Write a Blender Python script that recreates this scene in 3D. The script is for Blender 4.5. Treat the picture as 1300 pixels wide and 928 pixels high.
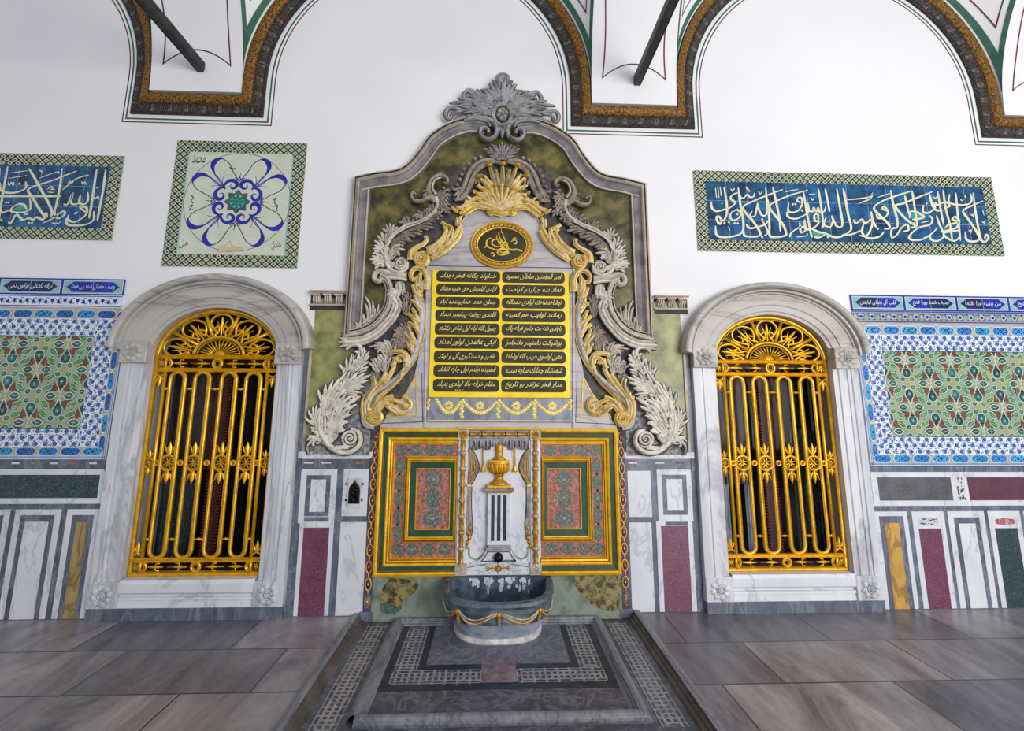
import bpy, bmesh, math, random, unicodedata
from math import sin, cos, pi, sqrt, radians, atan2, hypot
from mathutils import Vector, Matrix
random.seed(7)
for _o in list(bpy.data.objects): bpy.data.objects.remove(_o)
SC = bpy.context.scene; COL = SC.collection

# ------------------------------------------------------------ camera
F = 598.47; YAW, PIT, ROL = radians(2.196), radians(9.537), radians(0.268)
CAM = Vector((-.049, -3.7, 1.457))
FWD = Vector((sin(YAW)*cos(PIT), cos(YAW)*cos(PIT), sin(PIT)))
_r0 = Vector((cos(YAW), -sin(YAW), 0)); _u0 = _r0.cross(FWD)
RGT = cos(ROL)*_r0 + sin(ROL)*_u0; UPV = -sin(ROL)*_r0 + cos(ROL)*_u0
cd = bpy.data.cameras.new('camera'); cam = bpy.data.objects.new('camera', cd); COL.objects.link(cam)
cd.sensor_width = 36; cd.lens = F/1300*36; cd.shift_y = -44.5/1300; cd.clip_end = 100
M = Matrix((RGT, UPV, -FWD)).transposed().to_4x4(); M.translation = CAM; cam.matrix_world = M
SC.camera = cam

# ------------------------------------------------------------ light
SC.view_settings.view_transform = 'Standard'; SC.view_settings.look = 'None'
SC.view_settings.exposure = 0.0; SC.view_settings.gamma = 1.0; SC.view_settings.use_curve_mapping = False
world = bpy.data.worlds.new('sky'); SC.world = world; world.use_nodes = True
bg = world.node_tree.nodes['Background']; bg.inputs[0].default_value = (.87, .92, 1.0, 1); bg.inputs[1].default_value = .56
def area(name, loc, rot, sx, sy, power, col):
    l = bpy.data.lights.new(name, 'AREA'); l.shape = 'RECTANGLE'; l.size = sx; l.size_y = sy; l.energy = power; l.color = col
    o = bpy.data.objects.new(name, l); COL.objects.link(o); o.location = loc; o.rotation_euler = rot; return o
_lp = Vector((4.6, -7.6, 2.3)); area('courtyard_daylight', _lp, (Vector((.3, 0, 2.0))-_lp).to_track_quat('-Z', 'Y').to_euler(), 5, 3.4, 520, (1, .975, .94))

# ------------------------------------------------------------ helpers
def W(px, py, dep=0.0):
    """a point seen in the photograph at (px, py), on the wall plane moved dep metres towards the room"""
    r = FWD + RGT*((px-650)/F) - UPV*((py-419.5)/F); t = (-dep-CAM.y)/r.y; p = CAM + r*t
    return (p.x, p.z)
def FL(px, py, z=0.0):
    r = FWD + RGT*((px-650)/F) - UPV*((py-419.5)/F); t = (z-CAM.z)/r.z; p = CAM + r*t
    return (p.x, p.y)
def T(ox, oy, s):
    def f(pts, dep=0.0): return [W(ox+u/s, oy+v/s, dep) for u, v in pts]
    return f
def mir(pts): return [(-x, z) for x, z in pts]
def lin(c): return c/12.92 if c <= .04045 else ((c+.055)/1.055)**2.4
def S(r, g, b): return (lin(r/255), lin(g/255), lin(b/255), 1)
def mix(a, b, t): return tuple(x+(y-x)*t for x, y in zip(a, b))
def cat(pts, n=6, closed=False):
    """Catmull-Rom through the points"""
    P = [Vector(p) for p in pts]; N = len(P); out = []
    if N < 3 and not closed: return [tuple(P[0].lerp(P[-1], i/n)) for i in range(n+1)]
    for i in range(N if closed else N-1):
        a = P[(i-1) % N] if (closed or i > 0) else P[0]*2-P[1]
        b = P[i]; c = P[(i+1) % N]
        d = P[(i+2) % N] if (closed or i+2 < N) else P[-1]*2-P[-2]
        for k in range(n):
            t = k/n
            out.append(tuple(.5*((2*b)+(c-a)*t+(2*a-5*b+4*c-d)*t*t+(3*b-a-3*c+d)*t**3)))
    if not closed: out.append(tuple(P[-1]))
    return out
def normals(pts, closed=False):
    N = len(pts); out = []
    for i in range(N):
        def seg(j):
            a, b = pts[j % N], pts[(j+1) % N]; l = hypot(b[0]-a[0], b[1]-a[1]) or 1e-9
            return (-(b[1]-a[1])/l, (b[0]-a[0])/l)
        if closed: n1, n2 = seg(i-1), seg(i)
        else: n1 = seg(i-1) if i > 0 else seg(0); n2 = seg(i) if i < N-1 else seg(N-2)
        x, z = n1[0]+n2[0], n1[1]+n2[1]; l = hypot(x, z)
        if l < 1e-6: out.append(n2); continue
        x, z = x/l, z/l; k = 1/max(.45, x*n2[0]+z*n2[1]); out.append((x*k, z*k))
    return out
def clip(poly, x0, z0, x1, z1):
    def cut(P, ins, inter):
        o = []
        for i in range(len(P)):
            a, b = P[i-1], P[i]
            if ins(b):
                if not ins(a): o.append(inter(a, b))
                o.append(b)
            elif ins(a): o.append(inter(a, b))
        return o
    def ix(v): return lambda a, b: (v, a[1]+(b[1]-a[1])*(v-a[0])/(b[0]-a[0]))
    def iz(v): return lambda a, b: (a[0]+(b[0]-a[0])*(v-a[1])/(b[1]-a[1]), v)
    for ins, it in ((lambda p: p[0] >= x0, ix(x0)), (lambda p: p[0] <= x1, ix(x1)), (lambda p: p[1] >= z0, iz(z0)), (lambda p: p[1] <= z1, iz(z1))):
        if not poly: return poly
        poly = cut(poly, ins, it)
    return poly

class MB:
    """collects faces with a material slot each; x right, z up, dep = distance out from the wall"""
    def __init__(s, *mats): s.v = []; s.f = []; s.m = []; s.sm = []; s.mats = list(mats); s.rect = None
    def mi(s, m):
        if m not in s.mats: s.mats.append(m)
        return s.mats.index(m)
    def add(s, vs, fs, m, smooth=False):
        b = len(s.v); s.v += [tuple(v) for v in vs]; k = s.mi(m)
        for f in fs: s.f.append([b+i for i in f]); s.m.append(k); s.sm.append(smooth)
    def poly(s, pts, dep, m):
        if s.rect: pts = clip(list(pts), *s.rect)
        if len(pts) < 3: return
        a = sum(pts[i-1][0]*pts[i][1]-pts[i][0]*pts[i-1][1] for i in range(len(pts)))
        if abs(a) < 1e-8: return
        if a < 0: pts = pts[::-1]
        s.add([(x, -dep, z) for x, z in pts], [list(range(len(pts)))], m)
    def rectf(s, x0, z0, x1, z1, dep, m): s.poly([(x0, z0), (x1, z0), (x1, z1), (x0, z1)], dep, m)
    def ell(s, cx, cz, rx, rz, dep, m, n=14, a0=0.0):
        s.poly([(cx+rx*cos(2*pi*i/n+a0), cz+rz*sin(2*pi*i/n+a0)) for i in range(n)], dep, m)
    def line(s, pts, w, dep, m, closed=False, taper=False):
        if s.rect:
            N = len(pts); R = range(N if closed else N-1)
            for i in R:
                a, b = pts[i], pts[(i+1) % N]; l = hypot(b[0]-a[0], b[1]-a[1]) or 1e-9
                nx, nz = -(b[1]-a[1])/l*w/2, (b[0]-a[0])/l*w/2
                s.poly([(a[0]+nx, a[1]+nz), (b[0]+nx, b[1]+nz), (b[0]-nx, b[1]-nz), (a[0]-nx, a[1]-nz)], dep, m)
            return
        N = len(pts); nn = normals(pts, closed); vs = []
        for i, (p, n) in enumerate(zip(pts, nn)):
            ww = w/2 if not callable(w) else w(i/(N-1))/2
            if taper: ww *= max(.12, min(1, 5*i/(N-1), 5*(1-i/(N-1))))
            vs += [(p[0]+n[0]*ww, -dep, p[1]+n[1]*ww), (p[0]-n[0]*ww, -dep, p[1]-n[1]*ww)]
        s.add(vs, [[2*i, 2*i+1, (2*i+3) % (2*N), (2*i+2) % (2*N)] for i in range(N if closed else N-1)], m)
    def slab(s, pts, d0, d1, m, bev=0.0):
        """prism with a front face at d1"""
        a = sum(pts[i-1][0]*pts[i][1]-pts[i][0]*pts[i-1][1] for i in range(len(pts)))
        if a < 0: pts = pts[::-1]
        N = len(pts); L = [(d0, 0)] + ([(d1-bev, 0), (d1, bev)] if bev else [(d1, 0)])
        nn = normals(pts, True); vs = []
        for d, o in L: vs += [(p[0]+n[0]*o, -d, p[1]+n[1]*o) for p, n in zip(pts, nn)]
        fs = []
        for k in range(len(L)-1): fs += [[k*N+i, k*N+(i+1) % N, (k+1)*N+(i+1) % N, (k+1)*N+i] for i in range(N)]
        fs.append([(len(L)-1)*N+i for i in range(N)]); fs.append(list(range(N))[::-1]); s.add(vs, fs, m)
    def bslab(s, x0, z0, x1, z1, d0, d1, m, bev=0.0): s.slab([(x0, z0), (x1, z0), (x1, z1), (x0, z1)], d0, d1, m, bev)
    def box(s, x0, x1, y0, y1, z0, z1, m):
        v = [(x, y, z) for x in (x0, x1) for y in (y0, y1) for z in (z0, z1)]
        s.add(v, [(0, 1, 3, 2), (4, 6, 7, 5), (0, 4, 5, 1), (2, 3, 7, 6), (0, 2, 6, 4), (1, 5, 7, 3)], m)
    def sweep(s, path, prof, ms, closed=False, smooth=False):
        """prof = [(offset to the left of the path, dep)], ms = one material or one per segment"""
        nn = normals(path, closed); K = len(prof); N = len(path)
        vs = [(p[0]+n[0]*o, -d, p[1]+n[1]*o) for p, n in zip(path, nn) for o, d in prof]
        for k in range(K-1):
            m = ms[k] if isinstance(ms, (list, tuple)) else ms
            s.add([vs[i*K+j] for i in range(N) for j in (k, k+1)], [[2*i, 2*i+1, (2*i+3) % (2*N), (2*i+2) % (2*N)] for i in range(N if closed else N-1)], m, smooth)
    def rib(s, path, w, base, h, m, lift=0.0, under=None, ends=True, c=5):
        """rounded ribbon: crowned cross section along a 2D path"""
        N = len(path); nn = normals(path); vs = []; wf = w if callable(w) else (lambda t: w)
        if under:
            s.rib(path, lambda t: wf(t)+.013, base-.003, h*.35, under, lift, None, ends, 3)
        for i, (p, n) in enumerate(zip(path, nn)):
            t = i/(N-1); ww = wf(t)/2; e = 1.0
            if ends: e = min(1, .25+4*t, .25+4*(1-t))
            for k in range(c):
                q = -1+2*k/(c-1); hh = h*e*min(1, ww*60+.15)*sqrt(max(0, 1-q*q))
                vs.append((p[0]+n[0]*ww*q, -(base+hh+lift*t*t), p[1]+n[1]*ww*q))
        fs = [[i*c+k, i*c+k+1, (i+1)*c+k+1, (i+1)*c+k] for i in range(N-1) for k in range(c-1)]
        s.add(vs, fs, m, True)
    def tube(s, pts, r, m, n=8, closed=False, cap=True):
        """pts 3D"""
        P = [Vector(p) for p in pts]; N = len(P); vs = []; up = None
        for i in range(N):
            a = P[i-1] if (i > 0 or closed) else P[i]; b = P[(i+1) % N] if (i < N-1 or closed) else P[i]
            d = (b-a).normalized()
            if up is None:
                up = Vector((0, -1, 0)) if abs(d.y) < .9 else Vector((0, 0, 1))
            u = (up-d*up.dot(d)).normalized(); w = d.cross(u); up = u
            rr = r(i/(N-1)) if callable(r) else r
            for k in range(n):
                q = 2*pi*k/n; vs.append(P[i]+u*rr*cos(q)+w*rr*sin(q))
        fs = [[i*n+k, i*n+(k+1) % n, ((i+1) % N)*n+(k+1) % n, ((i+1) % N)*n+k] for i in range(N if closed else N-1) for k in range(n)]
        if cap and not closed: fs += [list(range(n))[::-1], [(N-1)*n+k for k in range(n)]]
        s.add(vs, fs, m, True)
    def tube2(s, path, r, dep, m, n=8, closed=False): s.tube([(x, -dep, z) for x, z in path], r, m, n, closed)
    def dome(s, cx, cz, rx, rz, base, h, m, n=14, k=4, pw=1.0):
        vs = [(cx, -(base+h), cz)]
        for j in range(1, k+1):
            q = j/k*pi/2
            vs += [(cx+rx*sin(q)*cos(2*pi*i/n), -(base+h*cos(q)**pw), cz+rz*sin(q)*sin(2*pi*i/n)) for i in range(n)]
        fs = [[0, 1+i, 1+(i+1) % n] for i in range(n)]
        for j in range(k-1): fs += [[1+j*n+i, 1+(j+1)*n+i, 1+(j+1)*n+(i+1) % n, 1+j*n+(i+1) % n] for i in range(n)]
        s.add(vs, fs, m, True)
    def lathe(s, cx, cy, prof, m, n=24, sy=1.0, smooth=True):
        vs = [(cx+r*cos(2*pi*i/n), cy+sy*r*sin(2*pi*i/n), z) for r, z in prof for i in range(n)]
        fs = [[k*n+i, k*n+(i+1) % n, (k+1)*n+(i+1) % n, (k+1)*n+i] for k in range(len(prof)-1) for i in range(n)]
        fs += [list(range(n))[::-1], [(len(prof)-1)*n+i for i in range(n)]]
        s.add(vs, fs, m, smooth)
    def mirror(s, x=0.0):
        """adds the mirror image of everything so far about x"""
        b = len(s.v); s.v += [(2*x-v[0], v[1], v[2]) for v in s.v]
        s.f += [[b+i for i in f[::-1]] for f in s.f]; s.m += s.m[:]; s.sm += s.sm[:]
    def flipped(s, x=0.0):
        o = MB(*s.mats); o.v = [(2*x-v[0], v[1], v[2]) for v in s.v]; o.f = [f[::-1] for f in s.f]; o.m = s.m[:]; o.sm = s.sm[:]; return o
    def build(s, name, parent=None):
        me = bpy.data.meshes.new(name); off = Vector(parent['_org']) if parent is not None and '_org' in parent.keys() else Vector((0, 0, 0))
        if parent is None and s.v:
            xs, ys, zs = zip(*s.v); off = Vector(((min(xs)+max(xs))/2, max(ys), min(zs)))
        me.from_pydata([tuple(Vector(v)-off) for v in s.v], [], s.f)
        for m in s.mats: me.materials.append(m)
        me.polygons.foreach_set('material_index', s.m); me.polygons.foreach_set('use_smooth', s.sm); me.update()
        o = bpy.data.objects.new(name, me); COL.objects.link(o); o['_org'] = tuple(off)
        if parent is not None: o.parent = parent
        else: o.location = off
        return o
def thing(name, loc, label=None, category=None, group=None, kind=None):
    o = bpy.data.objects.new(name, None); COL.objects.link(o); o.location = loc; o['_org'] = tuple(loc); o.empty_display_size = .1
    return tag(o, label, category, group, kind)
def tag(o, label=None, category=None, group=None, kind=None):
    if label: o['label'] = label
    if category: o['category'] = category
    if group: o['group'] = group
    if kind: o['kind'] = kind
    return o
def copy_tree(o, parent=None, shift=None):
    c = o.copy(); COL.objects.link(c); c.parent = parent
    if shift is not None: c.location = Vector(o.location)+Vector(shift)
    for ch in list(o.children): copy_tree(ch, c)
    return c
def arc(cx, cz, rx, rz, a0, a1, n=16): return [(cx+rx*cos(radians(a0+(a1-a0)*i/n)), cz+rz*sin(radians(a0+(a1-a0)*i/n))) for i in range(n+1)]
def spiral(cx, cz, r0, r1, a0, turns, d=1, n=None):
    n = n or int(18*turns)
    return [(cx+(r0+(r1-r0)*(i/n))*cos(radians(a0)+d*2*pi*turns*i/n), cz+(r0+(r1-r0)*(i/n))*sin(radians(a0)+d*2*pi*turns*i/n)) for i in range(n+1)]

# Arabic lettering: joined forms, right to left
FORMS = {}; LIG = {}
for _c in list(range(0xFB50, 0xFC00))+list(range(0xFE70, 0xFEFD)):
    _d = unicodedata.decomposition(chr(_c)).split()
    if len(_d) == 2 and _d[0] in ('<isolated>', '<final>', '<initial>', '<medial>'): FORMS.setdefault(chr(int(_d[1], 16)), {}).setdefault(_d[0][1:-1], chr(_c))
    if len(_d) == 3 and _d[1] == '0644' and _d[0] in ('<isolated>', '<final>'): LIG[(chr(int(_d[2], 16)), _d[0][1:-1])] = chr(_c)
def shape(word):
    out = []; prev = False; i = 0
    while i < len(word):
        ch = word[i]; f = FORMS.get(ch)
        if not f: out.append(ch); prev = False; i += 1; continue
        if ch == '\u0644' and i+1 < len(word) and (word[i+1], 'isolated') in LIG:
            out.append(LIG[(word[i+1], 'final' if prev else 'isolated')]); prev = False; i += 2; continue
        nxt = i+1 < len(word) and word[i+1] in FORMS and 'final' in FORMS[word[i+1]] and 'initial' in f
        k = ('medial' if nxt else 'final') if prev else ('initial' if nxt else 'isolated')
        out.append(f.get(k, f.get('isolated', ch))); prev = nxt; i += 1
    return ''.join(out[::-1])
def arab(text):
    return ' '.join(w if w.isdigit() else shape(w) for w in text.split(' ')[::-1])
_tc = {}
def glyphs(s, bold=0.0):
    if (s, bold) in _tc: return _tc[(s, bold)]
    cu = bpy.data.curves.new('lettering', 'FONT'); cu.body = s; cu.resolution_u = 2; cu.fill_mode = 'FRONT'; cu.offset = bold
    o = bpy.data.objects.new('lettering', cu); COL.objects.link(o); bpy.context.view_layer.update()
    me = o.evaluated_get(bpy.context.evaluated_depsgraph_get()).to_mesh()
    r = ([(v.co.x, v.co.y) for v in me.vertices], [list(p.vertices) for p in me.polygons])
    bpy.data.objects.remove(o); bpy.data.curves.remove(cu); _tc[(s, bold)] = r; return r
def letter(mb, s, x0, z0, x1, z1, dep, m, shear=0.0, bold=0.01, rot=0.0):
    v, f = glyphs(arab(s), bold)
    if not v: return
    xs = [p[0] for p in v]; zs = [p[1] for p in v]; a, b, c, d = min(xs), max(xs), min(zs), max(zs)
    cx, cz = (x0+x1)/2, (z0+z1)/2; vs = []
    for x, z in v:
        u = (x-a)/(b-a)*(x1-x0)+x0+shear*((z-c)/(d-c)-.5)*(z1-z0); w = (z-c)/(d-c)*(z1-z0)+z0
        du, dw = u-cx, w-cz; vs.append((cx+du*cos(rot)-dw*sin(rot), -dep, cz+du*sin(rot)+dw*cos(rot)))
    mb.add(vs, f, m)
# ------------------------------------------------------------ materials (all procedural)
def _new(name):
    m = bpy.data.materials.new(name); m.use_nodes = True; nt = m.node_tree; b = nt.nodes['Principled BSDF']
    g = nt.nodes.new('ShaderNodeNewGeometry'); return m, nt, b, g.outputs['Position']
def _ramp(nt, stops, fac):
    r = nt.nodes.new('ShaderNodeValToRGB'); e = r.color_ramp.elements
    while len(e) < len(stops): e.new(.5)
    for el, (p, c) in zip(e, stops): el.position = p; el.color = c
    nt.links.new(fac, r.inputs[0]); return r.outputs[0]
def _noise(nt, pos, scale, detail=4, rough=.55, dist=0.0, stretch=None):
    if stretch:
        mp = nt.nodes.new('ShaderNodeMapping'); mp.inputs['Scale'].default_value = stretch[0]; mp.inputs['Rotation'].default_value = stretch[1]
        nt.links.new(pos, mp.inputs[0]); pos = mp.outputs[0]
    n = nt.nodes.new('ShaderNodeTexNoise'); n.inputs['Scale'].default_value = scale; n.inputs['Detail'].default_value = detail
    n.inputs['Roughness'].default_value = rough; n.inputs['Distortion'].default_value = dist; nt.links.new(pos, n.inputs['Vector']); return n.outputs['Fac']
def _bump(nt, b, fac, strength, dist=.01):
    u = nt.nodes.new('ShaderNodeBump'); u.inputs['Strength'].default_value = strength; u.inputs['Distance'].default_value = dist
    nt.links.new(fac, u.inputs['Height']); nt.links.new(u.outputs[0], b.inputs['Normal'])
def _mx(nt, fac, a, c, mode='MIX'):
    x = nt.nodes.new('ShaderNodeMix'); x.data_type = 'RGBA'; x.blend_type = mode
    for s, k in ((fac, 0), (a, 6), (c, 7)):
        if isinstance(s, (int, float)): x.inputs[k].default_value = s
        elif isinstance(s, tuple): x.inputs[k].default_value = s
        else: nt.links.new(s, x.inputs[k])
    return x.outputs[2]
def mottle(name, c1, c2, scale=8, rough=.5, metal=0.0, bump=.15, detail=4, lo=.35, hi=.65, c3=None, bscale=None, bdist=.004):
    m, nt, b, pos = _new(name); f = _noise(nt, pos, scale, detail, .6)
    st = [(lo, c1), (hi, c2)] if c3 is None else [(lo, c1), ((lo+hi)/2, c2), (hi, c3)]
    nt.links.new(_ramp(nt, st, f), b.inputs['Base Color']); b.inputs['Roughness'].default_value = rough; b.inputs['Metallic'].default_value = metal
    if bump: _bump(nt, b, _noise(nt, pos, bscale or scale*3, 4), bump, bdist)
    return m
def marble(name, base, tint, vein, scale=2.2, rough=.35, width=.05, stretch=((1, 1, .35), (0, .5, 0)), amount=.8, bump=.06):
    m, nt, b, pos = _new(name)
    f = _noise(nt, pos, scale, 6, .62, 1.2, stretch); n2 = _noise(nt, pos, scale*2.3, 5, .6, .8, stretch)
    c = _ramp(nt, [(.35, base), (.68, tint)], n2)
    v = _ramp(nt, [(.5-width, (0, 0, 0, 1)), (.5, (amount,)*3+(1,)), (.5+width*.7, (0, 0, 0, 1))], f)
    nt.links.new(_mx(nt, v, c, vein), b.inputs['Base Color']); b.inputs['Roughness'].default_value = rough
    if bump: _bump(nt, b, n2, bump, .004)
    return m
def speck(name, base, c2, dot, scale=120, rough=.35, thr=.62):
    m, nt, b, pos = _new(name); f = _noise(nt, pos, scale, 2, .7); g = _noise(nt, pos, 9, 3)
    nt.links.new(_mx(nt, _ramp(nt, [(thr-.03, (0, 0, 0, 1)), (thr+.05, (1, 1, 1, 1))], f), _ramp(nt, [(.3, base), (.7, c2)], g), dot), b.inputs['Base Color'])
    b.inputs['Roughness'].default_value = rough; return m
def glaze(name, c1, c2, scale=14, rough=.22, lo=.35, hi=.65): return mottle(name, c1, c2, scale, rough, 0, .05, 3, lo, hi)

PLASTER = mottle('white_plaster', S(232, 231, 234), S(238, 237, 239), .9, .85, bump=.10, bscale=14, bdist=.002)
LINE_RED = mottle('dark_red_paint', S(88, 22, 42), S(104, 34, 52), 20, .7, bump=0)
LINE_GREEN = mottle('green_paint', S(44, 92, 72), S(62, 110, 88), 12, .7, bump=0)
BAND_DARK = mottle('carved_dark_stone', S(26, 24, 25), S(50, 44, 42), 60, .8, bump=1.0, c3=S(104, 92, 82), lo=.38, hi=.72, bscale=60, bdist=.01)
BAND_CARV = mottle('carved_stone_highlight', S(92, 82, 72), S(128, 116, 104), 60, .8, bump=.4)
BAND_MID = mottle('carved_stone_mid', S(66, 58, 52), S(96, 86, 78), 60, .8, bump=.4)
BAND_GOLD = mottle('aged_gilt_stone', S(44, 30, 10), S(158, 108, 26), 70, .55, .2, bump=.8, lo=.40, hi=.60, bscale=70, bdist=.006)
BEAM = mottle('black_painted_timber', S(16, 18, 20), S(42, 46, 48), 9, .45, bump=.3)
MARB_W = marble('white_marble', S(222, 224, 230), S(205, 208, 217), S(150, 155, 168), 1.8, .4, .022, ((1, 1, .5), (0, .6, 0)), .55)
MARB_F = marble('frame_marble', S(218, 219, 223), S(190, 192, 200), S(142, 144, 154), 2.0, .42, .035, ((1, 1, .2), (0, .10, 0)), .6)
MARB_H = marble('hood_marble', S(190, 185, 180), S(164, 158, 153), S(122, 114, 110), 1.5, .45, .03, ((.18, 1, 1.3), (0, .12, 0)), .6)
MARB_B = marble('blue_grey_marble', S(98, 106, 122), S(72, 79, 94), S(142, 150, 162), 5, .4, .05, amount=.5)
MARB_T = marble('tablet_marble', S(196, 191, 192), S(172, 167, 172), S(136, 130, 134), 2.2, .4, .04, ((.25, 1, 1.4), (0, .15, 0)), .6)
GWASH = mottle('gilt_washed_stone', S(142, 116, 72), S(206, 180, 126), 18, .5, .1, .3, lo=.3, hi=.62, c3=S(224, 204, 158), detail=6)
MARB_GF = marble('garland_field_marble', S(150, 152, 168), S(132, 133, 150), S(102, 104, 122), 5, .4)
VERDE = mottle('green_marble', S(42, 46, 18), S(86, 84, 36), 8, .4, bump=.05, detail=8, lo=.38, hi=.62, c3=S(118, 108, 58))
VERDE_L = mottle('pale_green_marble', S(92, 100, 58), S(136, 140, 84), 6, .4, bump=.05, detail=7, lo=.36, hi=.64, c3=S(166, 164, 106))
BRECCIA = mottle('green_breccia_plinth', S(86, 98, 92), S(142, 152, 138), 5, .4, bump=.05, detail=8, c3=S(112, 124, 112))
BRECCIA_P = mottle('ochre_breccia_patch', S(60, 58, 34), S(154, 140, 92), 26, .4, bump=.05, detail=8, lo=.4, hi=.6)
PORPH = speck('purple_porphyry', S(96, 46, 72), S(116, 62, 86), S(158, 116, 136), 150, thr=.60)
PORPH_D = speck('dark_porphyry', S(84, 40, 58), S(100, 54, 72), S(120, 82, 98), 150)
GREEN_P = speck('green_porphyry', S(30, 48, 52), S(44, 64, 66), S(92, 118, 118), 160, thr=.58)
GREY_P = speck('grey_granite', S(70, 72, 76), S(94, 94, 98), S(122, 122, 124), 150)
YELLOW = marble('yellow_marble', S(214, 168, 84), S(186, 140, 66), S(128, 92, 52), 4, .4, .05)
YELLOW_D = marble('dull_yellow_marble', S(172, 150, 98), S(140, 120, 78), S(92, 80, 60), 5, .4, .06)
REDM = marble('red_marble', S(150, 76, 84), S(168, 100, 104), S(206, 176, 172), 10, .4, .05)
MOS_W = mottle('mosaic_white', S(196, 196, 200), S(218, 218, 218), 20, .5, bump=0)
MOS_D = mottle('mosaic_dark', S(58, 60, 70), S(86, 86, 94), 20, .5, bump=0)
FLOORM = None
GILT = mottle('gilded_iron', S(206, 146, 14), S(240, 190, 32), 26, .34, .5, .25, lo=.3, hi=.7)
GILT_D = mottle('worn_gilt', S(148, 100, 26), S(206, 156, 50), 40, .42, .45, .3, lo=.3, hi=.7)
GOLDLEAF = mottle('gold_leaf_board', S(232, 186, 4), S(252, 216, 10), 5, .45, .08, .05, c3=S(255, 234, 84), lo=.3, hi=.72)
GILT_PAINT = mottle('gilt_line', S(214, 168, 44), S(240, 204, 70), 30, .4, .3, .1)
GILT_PALE = mottle('pale_gilt', S(226, 204, 96), S(244, 228, 140), 30, .45, .15, .1)
STONE_C = mottle('crest_stone', S(92, 90, 94), S(166, 164, 166), 16, .6, bump=.35, lo=.3, hi=.62, detail=6)
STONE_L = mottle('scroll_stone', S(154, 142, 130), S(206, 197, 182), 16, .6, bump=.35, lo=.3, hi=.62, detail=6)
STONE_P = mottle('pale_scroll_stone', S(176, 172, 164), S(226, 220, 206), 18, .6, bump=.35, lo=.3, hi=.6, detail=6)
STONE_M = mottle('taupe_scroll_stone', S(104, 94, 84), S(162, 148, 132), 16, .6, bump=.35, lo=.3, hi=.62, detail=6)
STONE_G = mottle('frame_grey_stone', S(80, 78, 82), S(142, 136, 134), 9, .5, bump=.2, detail=7, lo=.3, hi=.68)
STONE_BG = mottle('frame_beige_stone', S(158, 146, 132), S(196, 182, 164), 9, .5, bump=.2, detail=6)
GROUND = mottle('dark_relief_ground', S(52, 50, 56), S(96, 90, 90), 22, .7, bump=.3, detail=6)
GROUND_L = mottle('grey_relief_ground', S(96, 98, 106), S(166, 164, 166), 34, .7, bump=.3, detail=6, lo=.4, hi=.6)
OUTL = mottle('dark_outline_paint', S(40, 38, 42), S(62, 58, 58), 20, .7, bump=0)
OLIVE = mottle('dark_olive_enamel', S(36, 33, 12), S(54, 48, 20), 14, .6, bump=0)
PGREEN = mottle('dark_green_paint', S(16, 62, 46), S(28, 82, 62), 18, .45, bump=.05)
PYEL = mottle('yellow_gilt_moulding', S(226, 164, 12), S(248, 200, 40), 16, .35, .3, .1)
PYEL_D = mottle('dark_ochre_line', S(120, 74, 10), S(150, 96, 20), 16, .5, .1, .1)  # darker ochre for the thin lines between the gilt bands
PRED = mottle('salmon_paint', S(136, 76, 64), S(190, 124, 108), 40, .5, bump=.1, lo=.35, hi=.65)
PTEAL = mottle('grey_green_arabesque', S(70, 104, 100), S(150, 172, 168), 45, .5, bump=.2, lo=.3, hi=.7)
PTEAL_D = mottle('dark_arabesque', S(48, 66, 60), S(100, 124, 110), 45, .5, bump=.2, lo=.3, hi=.7)
PURPLE = mottle('purple_mosaic', S(70, 52, 88), S(98, 76, 112), 40, .5, bump=.1)
WINE = mottle('wine_red_enamel', S(78, 22, 34), S(110, 36, 46), 30, .4, bump=.1)
BASIN = mottle('basin_blue_stone', S(52, 62, 70), S(84, 98, 110), 7, .45, bump=.25, detail=8, lo=.34, hi=.66, c3=S(136, 148, 160))
BASIN_L = mottle('basin_foot_stone', S(118, 134, 156), S(176, 186, 200), 7, .5, bump=.25, detail=7, c3=S(146, 160, 180))
BASIN_IN = mottle('basin_limescale', S(58, 72, 88), S(96, 112, 130), 9, .4, bump=.2, detail=7, lo=.46, hi=.66, c3=S(72, 88, 106))
LIMES = mottle('white_limescale', S(170, 186, 204), S(206, 216, 226), 20, .6, bump=.2)
FOOTW = mottle('chipped_white_marble', S(170, 166, 170), S(226, 222, 220), 16, .6, bump=.5)
BLACKM = mottle('black_bronze', S(14, 16, 18), S(34, 36, 38), 14, .25, .6, .1)
BRONZE = mottle('dark_bronze', S(38, 30, 22), S(82, 66, 44), 30, .4, .5, .3)
DWOOD = mottle('dark_red_wood', S(36, 12, 10), S(62, 22, 18), 12, .5, bump=.2)
REDBEAD = mottle('red_beading', S(96, 22, 14), S(132, 36, 22), 30, .5, bump=.2)
CURT = mottle('grey_window_blind', S(54, 50, 50), S(72, 66, 64), 4, .8, bump=0)
TEALD = mottle('dark_teal_curtain', S(8, 18, 24), S(46, 88, 96), 55, .6, bump=0, lo=.48, hi=.66)
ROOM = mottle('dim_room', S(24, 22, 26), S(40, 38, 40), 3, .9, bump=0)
def _glass():
    m, nt, b, pos = _new('window_glass'); b.inputs['Base Color'].default_value = (1, 1, 1, 1); b.inputs['Roughness'].default_value = .02
    b.inputs['Transmission Weight'].default_value = 1.0; b.inputs['IOR'].default_value = 1.12
    _bump(nt, b, _noise(nt, pos, 3, 2), .05, .01); return m
GLASS = _glass()
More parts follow.
